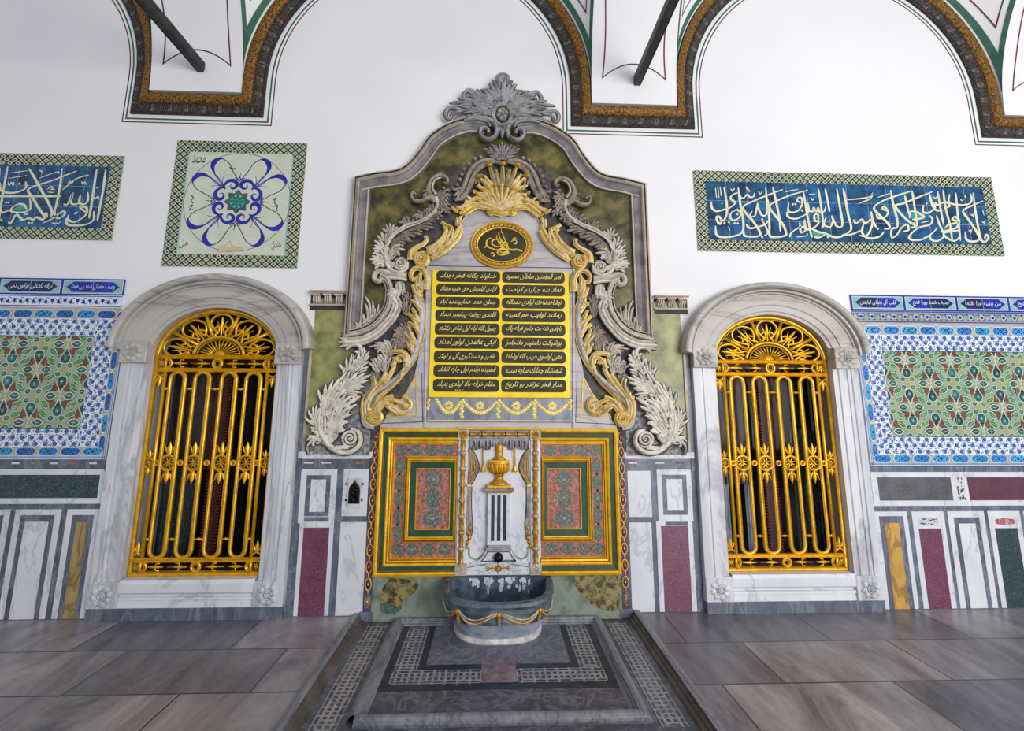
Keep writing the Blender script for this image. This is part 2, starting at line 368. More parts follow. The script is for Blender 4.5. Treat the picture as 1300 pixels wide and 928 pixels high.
# tile glazes
T_WHITE = glaze('tile_white', S(226, 232, 238), S(208, 220, 232), 9)
T_CREAM = glaze('tile_cream', S(212, 214, 196), S(196, 204, 186), 7)
T_BLUEW = glaze('tile_pale_blue', S(196, 214, 236), S(172, 196, 226), 9)
T_COB = glaze('tile_cobalt', S(20, 24, 132), S(30, 44, 178), 10)
T_NAVY = glaze('tile_navy', S(12, 16, 66), S(20, 26, 96), 9)
T_BLUE = glaze('tile_mid_blue', S(34, 84, 178), S(48, 112, 206), 16)
T_TURQ = glaze('tile_turquoise', S(26, 132, 190), S(70, 172, 214), 9)
T_AZ = glaze('tile_azure', S(36, 116, 196), S(62, 150, 220), 16)
T_AZL = glaze('tile_light_azure', S(60, 140, 206), S(96, 178, 226), 16)
T_AZD = glaze('tile_deep_azure', S(20, 84, 158), S(40, 116, 190), 16)
T_MINT = glaze('tile_mint', S(150, 194, 184), S(126, 176, 172), 12)
T_ORNG = glaze('tile_orange', S(208, 136, 82), S(220, 158, 108), 12)
T_GREEN = glaze('tile_leaf_green', S(30, 118, 62), S(82, 156, 54), 5)
T_TEAL = glaze('tile_teal', S(22, 82, 88), S(40, 112, 108), 12)
T_DTEAL = glaze('tile_dark_teal', S(24, 58, 62), S(40, 84, 80), 20)
T_BROWN = glaze('tile_red_brown', S(108, 58, 50), S(132, 76, 62), 12)
T_PALE = glaze('tile_pale_green', S(176, 208, 184), S(204, 214, 184), 8)
T_GROUND = glaze('tile_grey_green_ground', S(134, 164, 138), S(176, 168, 138), 5)
T_TEALG = glaze('tile_sea_green', S(40, 128, 104), S(78, 156, 124), 8)
T_DKLINE = glaze('tile_dark_line', S(36, 52, 58), S(52, 70, 78), 16)
T_LATT = glaze('tile_lattice_ground', S(198, 200, 164), S(172, 182, 158), 4)
T_LATT2 = glaze('tile_lattice_line', S(38, 52, 52), S(58, 78, 72), 4)
T_PANEL = glaze('tile_calligraphy_blue', S(10, 34, 76), S(22, 96, 138), 11, lo=.36, hi=.68)
T_PANEL2 = glaze('tile_calligraphy_blue_light', S(14, 52, 108), S(30, 110, 162), 12, lo=.36, hi=.7)
T_INK = glaze('tile_cream_lettering', S(214, 212, 172), S(228, 226, 196), 9)
T_EMER = glaze('tile_emerald', S(20, 152, 120), S(40, 172, 140), 9)
T_GREYV = glaze('tile_grey_vine_ground', S(150, 158, 160), S(128, 140, 150), 8)
def _floor():
    m, nt, b, pos = _new('grey_marble_paving')
    mp = nt.nodes.new('ShaderNodeMapping'); mp.inputs['Location'].default_value = (.35, .46, 0); nt.links.new(pos, mp.inputs[0])
    br = nt.nodes.new('ShaderNodeTexBrick'); nt.links.new(mp.outputs[0], br.inputs['Vector'])
    for k, v in (('Scale', 1.0), ('Mortar Size', .006), ('Brick Width', .95), ('Row Height', .46), ('Bias', 0.0)): br.inputs[k].default_value = v
    br.offset = .37; br.inputs['Color1'].default_value = (0, 0, 0, 1); br.inputs['Color2'].default_value = (1, 1, 1, 1); br.inputs['Mortar'].default_value = (.5, .5, .5, 1)
    v = _noise(nt, pos, 3.0, 9, .74, 1.1, ((1, .32, 1), (0, 0, .75))); v2 = _noise(nt, pos, 1.3, 3)
    c = _ramp(nt, [(.30, S(78, 78, 86)), (.44, S(136, 134, 140)), (.56, S(164, 162, 166)), (.72, S(200, 197, 198))], v)
    t = _ramp(nt, [(0, S(176, 176, 186)), (.5, S(226, 222, 222)), (1, S(255, 246, 240))], br.outputs['Color'])
    c = _mx(nt, 1.0, c, t, 'MULTIPLY'); c = _mx(nt, _ramp(nt, [(.4, (0, 0, 0, 1)), (.7, (.35, .35, .35, 1))], v2), c, S(110, 106, 112))
    c = _mx(nt, br.outputs['Fac'], c, S(66, 64, 68)); nt.links.new(c, b.inputs['Base Color'])
    b.inputs['Roughness'].default_value = .34; _bump(nt, b, v, .08, .004); return m
FLOORM = _floor()
PAVE_D = marble('dark_paving_marble', S(84, 86, 98), S(66, 68, 80), S(120, 122, 132), 5, .4)
PAVE_M = marble('slab_grey_marble', S(112, 116, 126), S(92, 96, 106), S(140, 142, 150), 5, .4)
PAVE_L = marble('light_inlay_marble', S(164, 164, 170), S(140, 140, 148), S(110, 110, 118), 8, .45)
PAVE_B = mottle('navy_inlay', S(34, 40, 58), S(50, 58, 78), 14, .4, bump=.05)
NOSE = marble('moulded_step_marble', S(138, 140, 150), S(112, 113, 122), S(84, 84, 92), 6, .45, .05, ((1, .2, 1), (0, 0, 0)))
NOSE_D = mottle('brown_marble', S(64, 58, 56), S(104, 96, 90), 7, .5, bump=.1)  # browner marble for the inner step faces and the left key strip
PINKM = mottle('pink_breccia', S(96, 80, 88), S(150, 130, 136), 16, .4, bump=.05)
# ------------------------------------------------------------ room shell
XW = 6.4; TOP = 6.1
WIN = (-2.186, 2.186); OA, OB, OZ, OZ0 = .49, .385, 1.855, .255      # window opening: half width, rise, spring, sill height
b = MB(PLASTER)
xs = [-XW]
for c in WIN: xs += [c-OA, c+OA]
xs.append(XW)
for i in (0, 2, 4): b.rectf(xs[i], -.08, xs[i+1], TOP, 0, PLASTER)
for c in WIN:
    b.rectf(c-OA, -.08, c+OA, OZ0, 0, PLASTER)
    b.poly(arc(c, OZ, OA, OB, 180, 0, 24)+[(c+OA, TOP), (c-OA, TOP)], 0, PLASTER)
wall = tag(b.build('wall_back'), kind='structure')

# floor with the sunken fountain pavement
PX, PY = .935, -1.30
b = MB(FLOORM)
def fq(b, x0, y0, x1, y1, z, m): b.add([(x0, y0, z), (x1, y0, z), (x1, y1, z), (x0, y1, z)], [(0, 1, 2, 3)], m)
fq(b, -XW, -7, -PX-.08, 0, 0, FLOORM); fq(b, PX+.08, -7, XW, 0, 0, FLOORM); fq(b, -PX-.08, -7, PX+.08, PY-.08, 0, FLOORM)
fl = tag(b.build('floor'), kind='structure')

# sunken pavement pieces
SZ = -.038
pv = thing('sunken_pavement', (0, -.5, SZ), kind='structure'); pv.name = 'trim_1'
b = MB(PAVE_D); fq(b, -PX-.05, PY-.05, PX+.05, .02, SZ, PAVE_D); b.build('pavement_base', pv)
def prof_ridge(b, path, w, h, m, base, m2=None):
    """moulded ridge along a horizontal path (x, y); profile goes from the left side to the right"""
    nn = normals(path); pr = [(-.5, 0), (-.5, .35), (-.38, .5), (-.34, .75), (-.22, .95), (-.05, 1), (.12, .95), (.16, .6), (.24, .55), (.28, .3), (.42, .25), (.5, 0)]
    K = len(pr); vs = [(p[0]+n[0]*o*w, p[1]+n[1]*o*w, base+hh*h) for p, n in zip(path, nn) for o, hh in pr]
    for k in range(K-1):
        mm = m2 if (m2 and k >= 6) else m
        b.add(vs, [[i*K+k, i*K+k+1, (i+1)*K+k+1, (i+1)*K+k] for i in range(len(path)-1)], mm)
b = MB(NOSE, NOSE_D); prof_ridge(b, [(-1.0, .0), (-1.0, PY-.04), (1.0, PY-.04), (1.0, 0)], .115, .062, NOSE, SZ, NOSE_D); b.build('outer_nosing', pv)
b = MB(NOSE, NOSE_D); prof_ridge(b, [(-.70, -1.12), (-.70, -.045), (.70, -.045), (.70, -1.12), (-.70, -1.12)][::-1], .085, .036, NOSE, SZ); b.build('inner_nosing', pv)
# key pattern strips
KEY = ["#########", "#...#...#", "#.#.#.#.#", "#.#...#.#", "#.#####.#"]
def meander(b, x0, y0, x1, y1, cell, z, m):
    """woven grid of short bars, like the marble key inlay"""
    nx = max(1, round((x1-x0)/cell)); ny = max(1, round((y1-y0)/cell)); cx = (x1-x0)/nx; cy = (y1-y0)/ny; t = cell*.2
    def bar(a, c, d, e, dz=0.0):
        b.add([(a, c, z+dz), (d, c, z+dz), (d, e, z+dz), (a, e, z+dz)], [(0, 1, 2, 3)], m)
    for i in range(nx):
        for j in range(ny):
            X = x0+(i+.5)*cx; Y = y0+(j+.5)*cy; q = (i+j) % 2
            if q: bar(X-cx*.95, Y-t, X+cx*.95, Y+t); bar(X-cx*.95-t, Y-cy*.5, X-cx*.95+t, Y+cy*.5, .0006) if i else None
            else: bar(X-t, Y-cy*.95, X+t, Y+cy*.95, .0003)
for sgn in (-1, 1):
    b = MB(PAVE_L); x0, x1 = sorted((sgn*.775, sgn*.905))
    b.add([(x0, -1.2, SZ+.001), (x1, -1.2, SZ+.001), (x1, -.06, SZ+.001), (x0, -.06, SZ+.001)], [(0, 1, 2, 3)], NOSE_D if sgn < 0 else PAVE_D)
    meander(b, x0+.012, -1.18, x1-.012, -.075, .034, SZ+.002, PAVE_L)
    for xx in (x0, x1-.007): b.add([(xx, -1.2, SZ+.0032), (xx+.007, -1.2, SZ+.0032), (xx+.007, -.06, SZ+.0032), (xx, -.06, SZ+.0032)], [(0, 1, 2, 3)], PAVE_L)
    b.build('key_pattern_strip', pv)
b = MB(PAVE_L)
for x0, x1, y0, y1 in ((-.61, -.475, -.66, -.115), (.475, .61, -.66, -.115), (-.61, -.10, -.80, -.66), (.10, .61, -.80, -.66)):
    meander(b, x0+.012, y0+.012, x1-.012, y1-.012, .034, SZ+.002, PAVE_L)
    for q in ((x0, y0, x1, y0+.008), (x0, y1-.008, x1, y1), (x0, y0, x0+.008, y1), (x1-.008, y0, x1, y1)): fq(b, *q, SZ+.0030, PAVE_L)
b.build('inner_key_pattern', pv)
b = MB(PAVE_B)
for q in ((-.475, -.60, -.43, -.09), (.43, -.60, .475, -.09), (-.475, -.66, -.10, -.601), (.10, -.66, .475, -.601), (-.66, -.86, -.61, -.09), (.61, -.86, .66, -.09), (-.609, -.86, .609, -.80)): fq(b, *q, SZ+.0015, PAVE_B)
b.build('navy_border', pv)
b = MB(PAVE_M); fq(b, -.43, -.60, .43, -.05, SZ+.0012, PAVE_M); b.build('grey_slab', pv)
b = MB(PINKM); b.add([(-.10, -.80, SZ+.0040), (.10, -.80, SZ+.0040), (.10, -.56, SZ+.0040), (.03, -.53, SZ+.0040), (-.05, -.54, SZ+.0040), (-.10, -.58, SZ+.0040)], [(0, 1, 2, 3, 4, 5)], PINKM); b.build('pink_slab', pv)

# ------------------------------------------------------------ vault
SP, PC, PH, AZ, AR, FZ = 3.685, 1.135, .61, 4.22, 1.2325, 3.80     # pier spacing, one pier centre, half width, arch centre height, arch radius, foot height
PIERS = [PC-2*SP, PC-SP, PC, PC+SP]
ceil = thing('ceiling', (0, -2, TOP), kind='structure')
b = MB(PLASTER); b.add([(-XW, .01, TOP), (XW, .01, TOP), (XW, -4.2, TOP), (-XW, -4.2, TOP)], [(0, 1, 2, 3)], PLASTER); b.build('ceiling_plane', ceil)
RO = AR+.24; TR = 1.95; SW = PH-.24
def soff_y(z):
    s = min(1, max(0, (z-4.06)/TR)); return -.075-TR*(1-sqrt(max(0, 1-s*s)))
def ax(z): return SW if z <= AZ else SP/2-sqrt(max(0, RO*RO-(z-AZ)**2))
for n, c in enumerate(PIERS):
    b = MB(PLASTER); K = 26; zs = [4.05+i*(TR+.01-.02)/K for i in range(K+1)]
    vs = [(c+s*SW, soff_y(z), z) for z in zs for s in (-1, 1)]
    b.add(vs, [[2*i, 2*i+1, 2*i+3, 2*i+2] for i in range(K)], PLASTER, True)
    for s in (-1, 1):
        vs = []
        for z in zs: vs += [(c+s*SW, soff_y(z), z), (c+s*SW, 0, z)]
        b.add(vs, [[2*i, 2*i+1, 2*i+3, 2*i+2] for i in range(K)], PLASTER)
    b.add([(c+s*SW, y, zs[0]) for s, y in ((-1, 0), (-1, soff_y(zs[0])), (1, soff_y(zs[0])), (1, 0))], [(0, 1, 2, 3)], PLASTER)
    b.build('transverse_arch', ceil)
    b = MB(PLASTER, LINE_GREEN, LINE_RED); K = 28; zz = [4.20+i*(5.69-4.20)/K for i in range(K+1)]
    for s in (-1, 1):
        def surf(z, q, lift=0.0):
            p = Vector((c+s*ax(z), -.062, z)); e = Vector((c+s*SW, soff_y(z), z)); m = p.lerp(e, q); d = e-p; nv = Vector((s*-d.y, s*d.x, 0))
            nv = Vector((s*abs(d.y), -abs(d.x), 0)); L = nv.length or 1; nv /= L
            return m - nv*(-lift) - nv*0 + Vector((0, 0, 0)) + Vector((0, 1, 0))*(.35*q*(1-q)*L*.6), d.length
        Q = 6; vs = [surf(z, q/Q)[0] for z in zz for q in range(Q+1)]
        b.add(vs, [[i*(Q+1)+k, i*(Q+1)+k+1, (i+1)*(Q+1)+k+1, (i+1)*(Q+1)+k] for i in range(K) for k in range(Q)], PLASTER, True)
        for m, d0, d1, side in ((LINE_GREEN, .02, .075, 0), (LINE_RED, .14, .15, 0), (LINE_GREEN, .0, .035, 1), (LINE_RED, .075, .085, 1), (LINE_RED, .25, .26, 0), (LINE_GREEN, .29, .32, 0), (LINE_RED, .19, .20, 1), (LINE_GREEN, .23, .26, 1)):
            vs = []; pr = None
            for k in range(121):
                z = 4.20+k*(5.69-4.20)/120; L = surf(z, 0)[1]
                other = .0 if side == 0 else .075
                if m is LINE_RED: other = (.08 if side == 0 else .145) if d0 < .18 else (.195 if side == 0 else .255)
                elif d0 > .2: other = .245 if side == 0 else .305
                if L < d0+.004 or L-d0 < other*.98: continue
                a = d0/L; e2 = min(d1, L-other)/L if L-other > d0 else d0/L
                if side: a, e2 = 1-a, 1-e2
                vs += [surf(z, a, .004)[0], surf(z, e2, .004)[0]]
            nq = len(vs)//2
            if nq > 1: b.add(vs, [[2*i, 2*i+1, 2*i+3, 2*i+2] for i in range(nq-1)], m, False)
    b.build('pendentive', ceil)
    # red outline painted on the soffit
    b = MB(LINE_RED)
    def sp(x, z): return (c+x, soff_y(z)-.003, z)
    hw = .275; w = .011
    vs = []
    for i in range(31):
        x = -hw+2*hw*i/30; z = 4.275+.125*(1-(x/hw)**2)**1; vs += [sp(x, z), sp(x, z+w)]
    b.add(vs, [[2*i, 2*i+1, 2*i+3, 2*i+2] for i in range(30)], LINE_RED)
    for s in (-1, 1):
        vs = []
        for i in range(41):
            z = 4.275+i*.04; x = s*(hw-.018*sin(min(1, i/16)*pi)); vs += [sp(x-w/2, z), sp(x+w/2, z)]
        b.add(vs, [[2*i, 2*i+1, 2*i+3, 2*i+2] for i in range(40)], LINE_RED)
    b.build('painted_outline', ceil)

# carved and gilt cornice round every pier foot, following the wall arches
for n, c in enumerate(PIERS):
    lft = [(c-SP/2+AR*cos(radians(a)), AZ+AR*sin(radians(a))) for a in range(90, -1, -5)]
    rgt = [(c+SP/2-AR*cos(radians(a)), AZ+AR*sin(radians(a))) for a in range(0, 91, 5)]
    path = lft+[(c-PH, FZ), (c+PH, FZ)]+rgt
    t = thing('trim_%d' % (n+2), (c, 0, FZ), kind='structure')
    b = MB(); b.sweep(path, [(-.002, .001), (.008, .001), (.008, .0011), (.025, .0012), (.025, .002), (.040, .002), (.040, .003), (.07, .003)], [LINE_RED, PLASTER, PLASTER, PLASTER, LINE_GREEN, PLASTER, PLASTER]); b.build('painted_border', t)
    b = MB(); b.sweep(path, [(.07, .0), (.07, .02), (.082, .028), (.095, .026), (.115, .038), (.14, .046), (.150, .046), (.157, .040)], BAND_DARK)
    # carved leaf tips along the dark band
    L = [0]
    for i in range(1, len(path)): L.append(L[-1]+hypot(path[i][0]-path[i-1][0], path[i][1]-path[i-1][1]))
    nn = normals(path); tot = L[-1]; k = 0; sgap = .034; pos = sgap
    while pos < tot:
        while L[k+1] < pos: k += 1
        if min(abs(pos-L[19]), abs(pos-L[20])) < .15: pos += sgap/2; continue
        if path[k][1] < FZ+.001 and path[k+1][1] < FZ+.001 and min(pos-L[k], L[k+1]-pos) < .12: pos += sgap/2; continue
        f = (pos-L[k])/(L[k+1]-L[k]); p = (path[k][0]+(path[k+1][0]-path[k][0])*f, path[k][1]+(path[k+1][1]-path[k][1])*f)
        a = path[k+1][0]-path[k][0], path[k+1][1]-path[k][1]; l = hypot(*a); tx, tz = a[0]/l, a[1]/l; nx, nz = -tz, tx
        big = int(pos/sgap) % 4 == 0
        q0 = (p[0]+nx*.088, p[1]+nz*.088); q1 = (p[0]+nx*(.135 if big else .125)+tx*.012, p[1]+nz*(.135 if big else .125)+tz*.012)
        b.rib([q0, ((q0[0]+q1[0])/2+tx*.004, (q0[1]+q1[1])/2+tz*.004), q1], (.016 if big else .008), .03, .010, BAND_CARV if big else BAND_MID, .014, None, True, 3)
        pos += sgap/2
    b.build('carved_band', t)
    b = MB(); b.sweep(path, [(.150, .030), (.160, .055), (.172, .066), (.20, .074), (.228, .072), (.236, .064), (.240, .0)], [BAND_GOLD]*4+[BAND_DARK, BAND_DARK]); b.build('gilt_band', t)

# tie beams
def beam(c, label):
    b = MB(BEAM); z = 4.262; pr = [(-.024, -.042), (.024, -.042), (.035, -.02), (.035, .038), (-.035, .038), (-.035, -.02)]
    vs = [(c+x, y, z+d) for y in (-.04, -4.25) for x, d in pr]
    b.add(vs, [(i, (i+1) % 6, 6+(i+1) % 6, 6+i) for i in range(6)]+[(0, 1, 2, 3, 4, 5), (11, 10, 9, 8, 7, 6)], BEAM)
    # thin mouldings along the lower edges
    for x in (-.018, .018): b.box(c+x-.003, c+x+.003, -4.2, -.06, z-.046, z-.041, BEAM)
    tag(b.build('tie_beam'), label, 'beam')
beam(PIERS[1]+.03, 'black timber tie beam springing from the left arch foot, above the round calligraphy tile panel')
beam(PIERS[2]+.03, 'black timber tie beam springing from the arch foot right of the fountain crest')
# ------------------------------------------------------------ windows
def rosette(b, cx, cz, r, base, m, m2=None, n=8):
    for i in range(n):
        a = 2*pi*i/n+.2; px, pz = cx+r*.62*cos(a), cz+r*.62*sin(a)
        for k in (0,):
            b.dome(px, pz, r*.30, r*.30, base, r*.16, m, 10, 3)
        b.rib([(cx+r*.35*cos(a), cz+r*.35*sin(a)), (cx+r*.65*cos(a+.06), cz+r*.65*sin(a+.06)), (cx+r*.95*cos(a), cz+r*.95*sin(a))], lambda t: r*.13*(1-t*.4), base+r*.1, r*.10, m, 0, None, True, 3)
    b.tube2(arc(cx, cz, r*.36, r*.36, 0, 340, 17), r*.055, base+r*.16, m, 6)
    b.tube2(spiral(cx, cz, r*.24, r*.05, 40, 1.6, 1, 20), r*.05, base+r*.19, m, 6)
    b.dome(cx, cz, r*.3, r*.3, base, r*.17, m, 12, 3)
def make_window(n, c):
    t = thing('window_%d' % n, (c, 0, 0), kind='structure')
    HW, IW = .668, .478
    b = MB(MARB_F)
    for s in (-1, 1):
        path = [(c+s*HW, .25), (c+s*HW, 1.858)]; pr = [(0, 0), (0, .05), (.055, .054), (.06, .044), (.072, .044), (.078, .052), (.09, .052), (.095, .044), (.15, .040), (.156, .030), (.19, .026), (.19, -.30)]
        b.sweep(path, [(s*o, d) for o, d in pr], MARB_F)
    b.build('jamb', t)
    b = MB(MARB_H)
    pr = [(0, 0), (0, .085), (.03, .118), (.08, .128), (.15, .128), (.20, .118), (.22, .090), (.235, .088), (.25, .098), (.30, .096), (.315, .070), (.36, .068), (.375, .058), (.50, .058), (.70, .054), (.715, .046), (.74, .044), (.90, .040), (.915, .030), (1, .026), (1, -.30)]
    N = 48; vs = []
    for i in range(N+1):
        a = pi*i/N
        for q, d in pr:
            rx = .748+(IW-.748)*q; rz = .575+(.375-.575)*q; cz = 1.91+(1.855-1.91)*q
            vs.append((c+rx*cos(a), -d, cz+rz*sin(a)))
    K = len(pr); b.add(vs, [[i*K+k, i*K+k+1, (i+1)*K+k+1, (i+1)*K+k] for i in range(N) for k in range(K-1)], MARB_H)
    for i in (0, N):
        a = pi*i/N
        for k in range(K-2):
            p, q = vs[i*K+k], vs[i*K+k+1]; b.add([p, q, (q[0], 0, q[2]), (p[0], 0, p[2])], [(0, 1, 2, 3)], MARB_H)
    b.build('arch_hood', t)
    for s in (-1, 1):
        for z0, z1, x0 in ((1.79, 1.955, .474), (.082, .253, .462)):
            b = MB(MARB_F); xa, xb = sorted((c+s*x0, c+s*.67))
            dd = .076 if z0 > 1 else .060; b.bslab(xa, z0, xb, z1, .001, dd, MARB_H if z0 > 1 else MARB_F, .004); rosette(b, (xa+xb)/2, (z0+z1)/2, .083, dd, MARB_H if z0 > 1 else MARB_F); b.build('rosette_block', t)
    b = MB(MARB_W); path = [(c-.465, .253), (c+.465, .253)]
    b.sweep(path, [(.012, -.3), (.012, .045), (0, .05), (-.012, .055), (-.07, .055), (-.082, .045), (-.088, .030), (-.10, .030), (-.104, .048), (-.118, .05), (-.122, .040), (-.171, .046), (-.171, 0)], MARB_W); b.build('sill', t)
    b = MB(MARB_B); b.bslab(c-.668, -.002, c+.668, .082, 0, .052, MARB_B, .004); b.build('plinth', t)
    # casements
    b = MB(DWOOD)
    b.bslab(c-.478, .24, c-.43, 2.0, -.20, -.15, DWOOD); b.bslab(c+.43, .24, c+.478, 2.0, -.20, -.15, DWOOD)
    b.bslab(c-.045, .24, c+.045, 2.25, -.20, -.145, DWOOD); b.bslab(c-.478, .24, c+.478, .30, -.20, -.15, DWOOD); b.bslab(c-.478, 1.80, c+.478, 1.86, -.20, -.148, DWOOD)
    ring = arc(c, 1.855, .478, .38, 180, 0, 24)+arc(c, 1.855, .43, .33, 0, 180, 24); b.slab(ring, -.20, -.15, DWOOD)
    f = b.build('casement_frame', t)
    b = MB(REDBEAD)
    for x in (-.422, -.052, .052, .422, -.012, .012):
        for k in range(62): b.dome(c+x, .31+k*.0242, .009, .010, -.152, .010, REDBEAD, 6, 2)
    b.build('beading', f)
    b = MB(GLASS)
    b.slab([(c-.45, .27), (c+.45, .27), (c+.45, 1.855)]+arc(c, 1.855, .45, .35, 0, 180, 20)+[(c-.45, 1.855)], -.18, -.176, GLASS); b.build('glass_pane', t)
    # dim room behind
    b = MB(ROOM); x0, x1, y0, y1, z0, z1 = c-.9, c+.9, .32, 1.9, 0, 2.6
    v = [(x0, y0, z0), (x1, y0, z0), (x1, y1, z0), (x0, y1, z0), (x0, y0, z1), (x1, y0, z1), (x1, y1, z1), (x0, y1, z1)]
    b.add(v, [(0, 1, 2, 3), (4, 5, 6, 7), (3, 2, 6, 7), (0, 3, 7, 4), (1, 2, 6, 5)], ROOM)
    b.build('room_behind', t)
    return t
def folds(b, x0, x1, z0, z1, y, m, amp=.014, n=8):
    N = n*6; vs = []
    for i in range(N+1):
        x = x0+(x1-x0)*i/N; yy = y+amp*sin(i/6*2*pi)+amp*.4*sin(i/6*5+1)
        vs += [(x, yy, z0), (x, yy, z1)]
    b.add(vs, [[2*i, 2*i+1, 2*i+3, 2*i+2] for i in range(N)], m, True)
w1 = make_window(1, WIN[0]); w2 = make_window(2, WIN[1])
def curtain(c, parts, label):
    t = thing('window_curtain', (c, .25, .3), label, 'curtain')
    for nm, x0, x1, z0, z1, m, n in parts:
        b = MB(m); folds(b, c+x0, c+x1, z0, z1, .26, m, .012, n); b.build(nm, t)
REFL = mottle('pale_blue_reflection', S(128, 150, 180), S(188, 200, 216), 12, .7, bump=0)  # added pale strips imitate bright reflections and curtain edges in the panes
curtain(WIN[0], [('upper_blind', -.46, .02, .98, 2.25, CURT, 6), ('patterned_drape', -.46, -.17, .28, .98, TEALD, 6)], 'dark grey and teal curtain behind the gilded grille of the left window')
curtain(WIN[1], [('upper_blind', -.46, -.08, .86, 2.25, CURT, 5), ('reflection_strip', -.36, -.30, .28, 1.0, REFL, 2), ('reflection_strip', -.16, -.11, .28, 1.0, REFL, 2), ('reflection_strip', .01, .05, .28, 1.72, REFL, 2), ('patterned_drape', .26, .46, .28, 1.3, TEALD, 4)],
        'dark curtain with added pale blue strips for bright reflections, behind the gilded grille of the right window')

# gilded grilles
GD = -.035
def make_grille(c, label):
    t = thing('window_grille', (c, -GD, .262), label, 'grille')
    zz = lambda y: W(278, y, GD)[1]
    z0, z1, z2, z3, zt = .280, zz(710.5), zz(470), zz(453.5), 2.215
    zm, zbl, zbu = zz(587.5), zz(684), zz(494); U = .462
    fr = MB(GILT)
    fr.tube2([(c-U, 1.845)]+[(c-U, z0), (c+U, z0), (c+U, 1.845)], .017, GD, GILT, 8)
    fr.sweep([(c-U, z0), (c+U, z0)], [(-.016, GD), (-.016, GD+.012), (-.006, GD+.018), (.004, GD+.014), (.012, GD+.018), (.016, GD)], GILT, False, True)
    fr.tube2(arc(c, 1.845, U, zt-1.845, 0, 180, 30), .017, GD, GILT, 8)
    fr.tube2(arc(c, 1.845, U-.022, zt-1.845-.022, 0, 180, 30), .006, GD+.01, GILT_D, 6)
    for z in (z1, z2, z3):
        fr.sweep([(c-U, z), (c+U, z)], [(-.016, GD-.01), (-.016, GD+.010), (-.008, GD+.020), (0, GD+.012), (.008, GD+.020), (.016, GD+.010), (.016, GD-.01)], GILT, False, True)
    fr.build('outer_frame', t)
    def tulip(b, x, z, s, d=1, m=GILT):
        b.rib([(x, z), (x, z+d*s*.55), (x, z+d*s)], lambda t: s*.34*sin(pi*min(1, .25+t*.75))+.002, GD+.004, .012, m, 0, None, True, 5)
        for q in (-1, 1):
            b.rib([(x, z+d*s*.05), (x+q*s*.26, z+d*s*.30), (x+q*s*.30, z+d*s*.55), (x+q*s*.44, z+d*s*.74)], lambda t: s*.20*(1-t*.75), GD+.002, .010, m, 0, None, True, 5)
        b.tube2([(x-s*.16, z+d*s*.02), (x+s*.16, z+d*s*.02)], s*.07, GD+.006, m, 6)
    def roundel(b, x, z, r):
        b.tube2(arc(x, z, r, r, 0, 360, 24)[:-1], r*.17, GD+.006, GILT, 7, True)
        b.tube2(arc(x, z, r*.74, r*.74, 0, 360, 20)[:-1], r*.06, GD+.010, GILT_D, 5, True)
        b.dome(x, z, r*.17, r*.17, GD+.002, .014, GILT, 8, 3)
        for i in range(8):
            a = 2*pi*i/8+.39
            b.rib([(x+r*.15*cos(a), z+r*.15*sin(a)), (x+r*.4*cos(a), z+r*.4*sin(a)), (x+r*.7*cos(a), z+r*.7*sin(a))], lambda t: r*.21*(1-abs(t-.4)), GD+.002, .009, GILT, 0, None, True, 3)
    def star(b, x, z, r):
        for i in range(8):
            a = 2*pi*i/8; b.rib([(x, z), (x+r*.5*cos(a), z+r*.5*sin(a)), (x+r*cos(a), z+r*sin(a))], lambda t: r*.28*(1-t*.6), GD+.002, .008, GILT, 0, None, True, 3)
        b.dome(x, z, r*.25, r*.25, GD+.004, .012, GILT, 8, 3)
    # fan light
    fan = MB(GILT); cz = z3+.012; EA, EB = U-.01, zt-cz-.01
    def pol(a, q): return (c+EA*q*cos(radians(a)), cz+EB*q*sin(radians(a)))
    fan.tube2([pol(a, .42) for a in range(0, 181, 8)], .013, GD+.004, GILT, 8); fan.tube2([pol(a, .36) for a in range(0, 181, 8)], .006, GD+.008, GILT_D, 6)
    for a in range(9, 180, 12): fan.tube([(*((c+EA*.12*cos(radians(a))), ), -GD, cz+EB*.12*sin(radians(a))), (c+EA*.36*cos(radians(a)), -GD, cz+EB*.36*sin(radians(a)))], .0055, GILT, 5)
    fan.dome(c, cz, .05, .045, GD-.01, .022, GILT, 14, 3)
    for a in (33, 73, 107, 147): fan.tube2([pol(a, .43), pol(a, .7), pol(a, .97)], .0135, GD+.004, GILT, 8)
    for a, da in ((14, 15), (53, 16), (90, 14), (127, 16), (166, 15)):
        lp = [pol(a-da*.35, .50), pol(a-da*.9, .66), pol(a-da*.95, .80), pol(a-da*.5, .92), pol(a, .95), pol(a+da*.5, .92), pol(a+da*.95, .80), pol(a+da*.9, .66), pol(a+da*.35, .50)]
        fan.tube2(cat(lp, 4), .0095, GD+.003, GILT, 7)
        for q in (-1, 1):
            fan.tube2(cat([pol(a+q*da*.75, .62), pol(a+q*da*.35, .68), pol(a+q*da*.25, .58), pol(a+q*da*.7, .50), pol(a+q*da*.8, .46)], 4), .008, GD+.005, GILT, 6)
        fan.rib([pol(a, .46), pol(a, .65), pol(a, .72), pol(a, .88)], lambda t: .012+.016*max(0, 1-abs(t-.62)*4), GD+.004, .012, GILT, 0, None, True, 5)
        for q in (-1, 1): fan.rib([pol(a, .62), pol(a+q*da*.3, .70), pol(a+q*da*.42, .80)], lambda t: .011*(1-t*.6), GD+.004, .008, GILT, 0, None, True, 3)
    fan.build('fan_light', t)
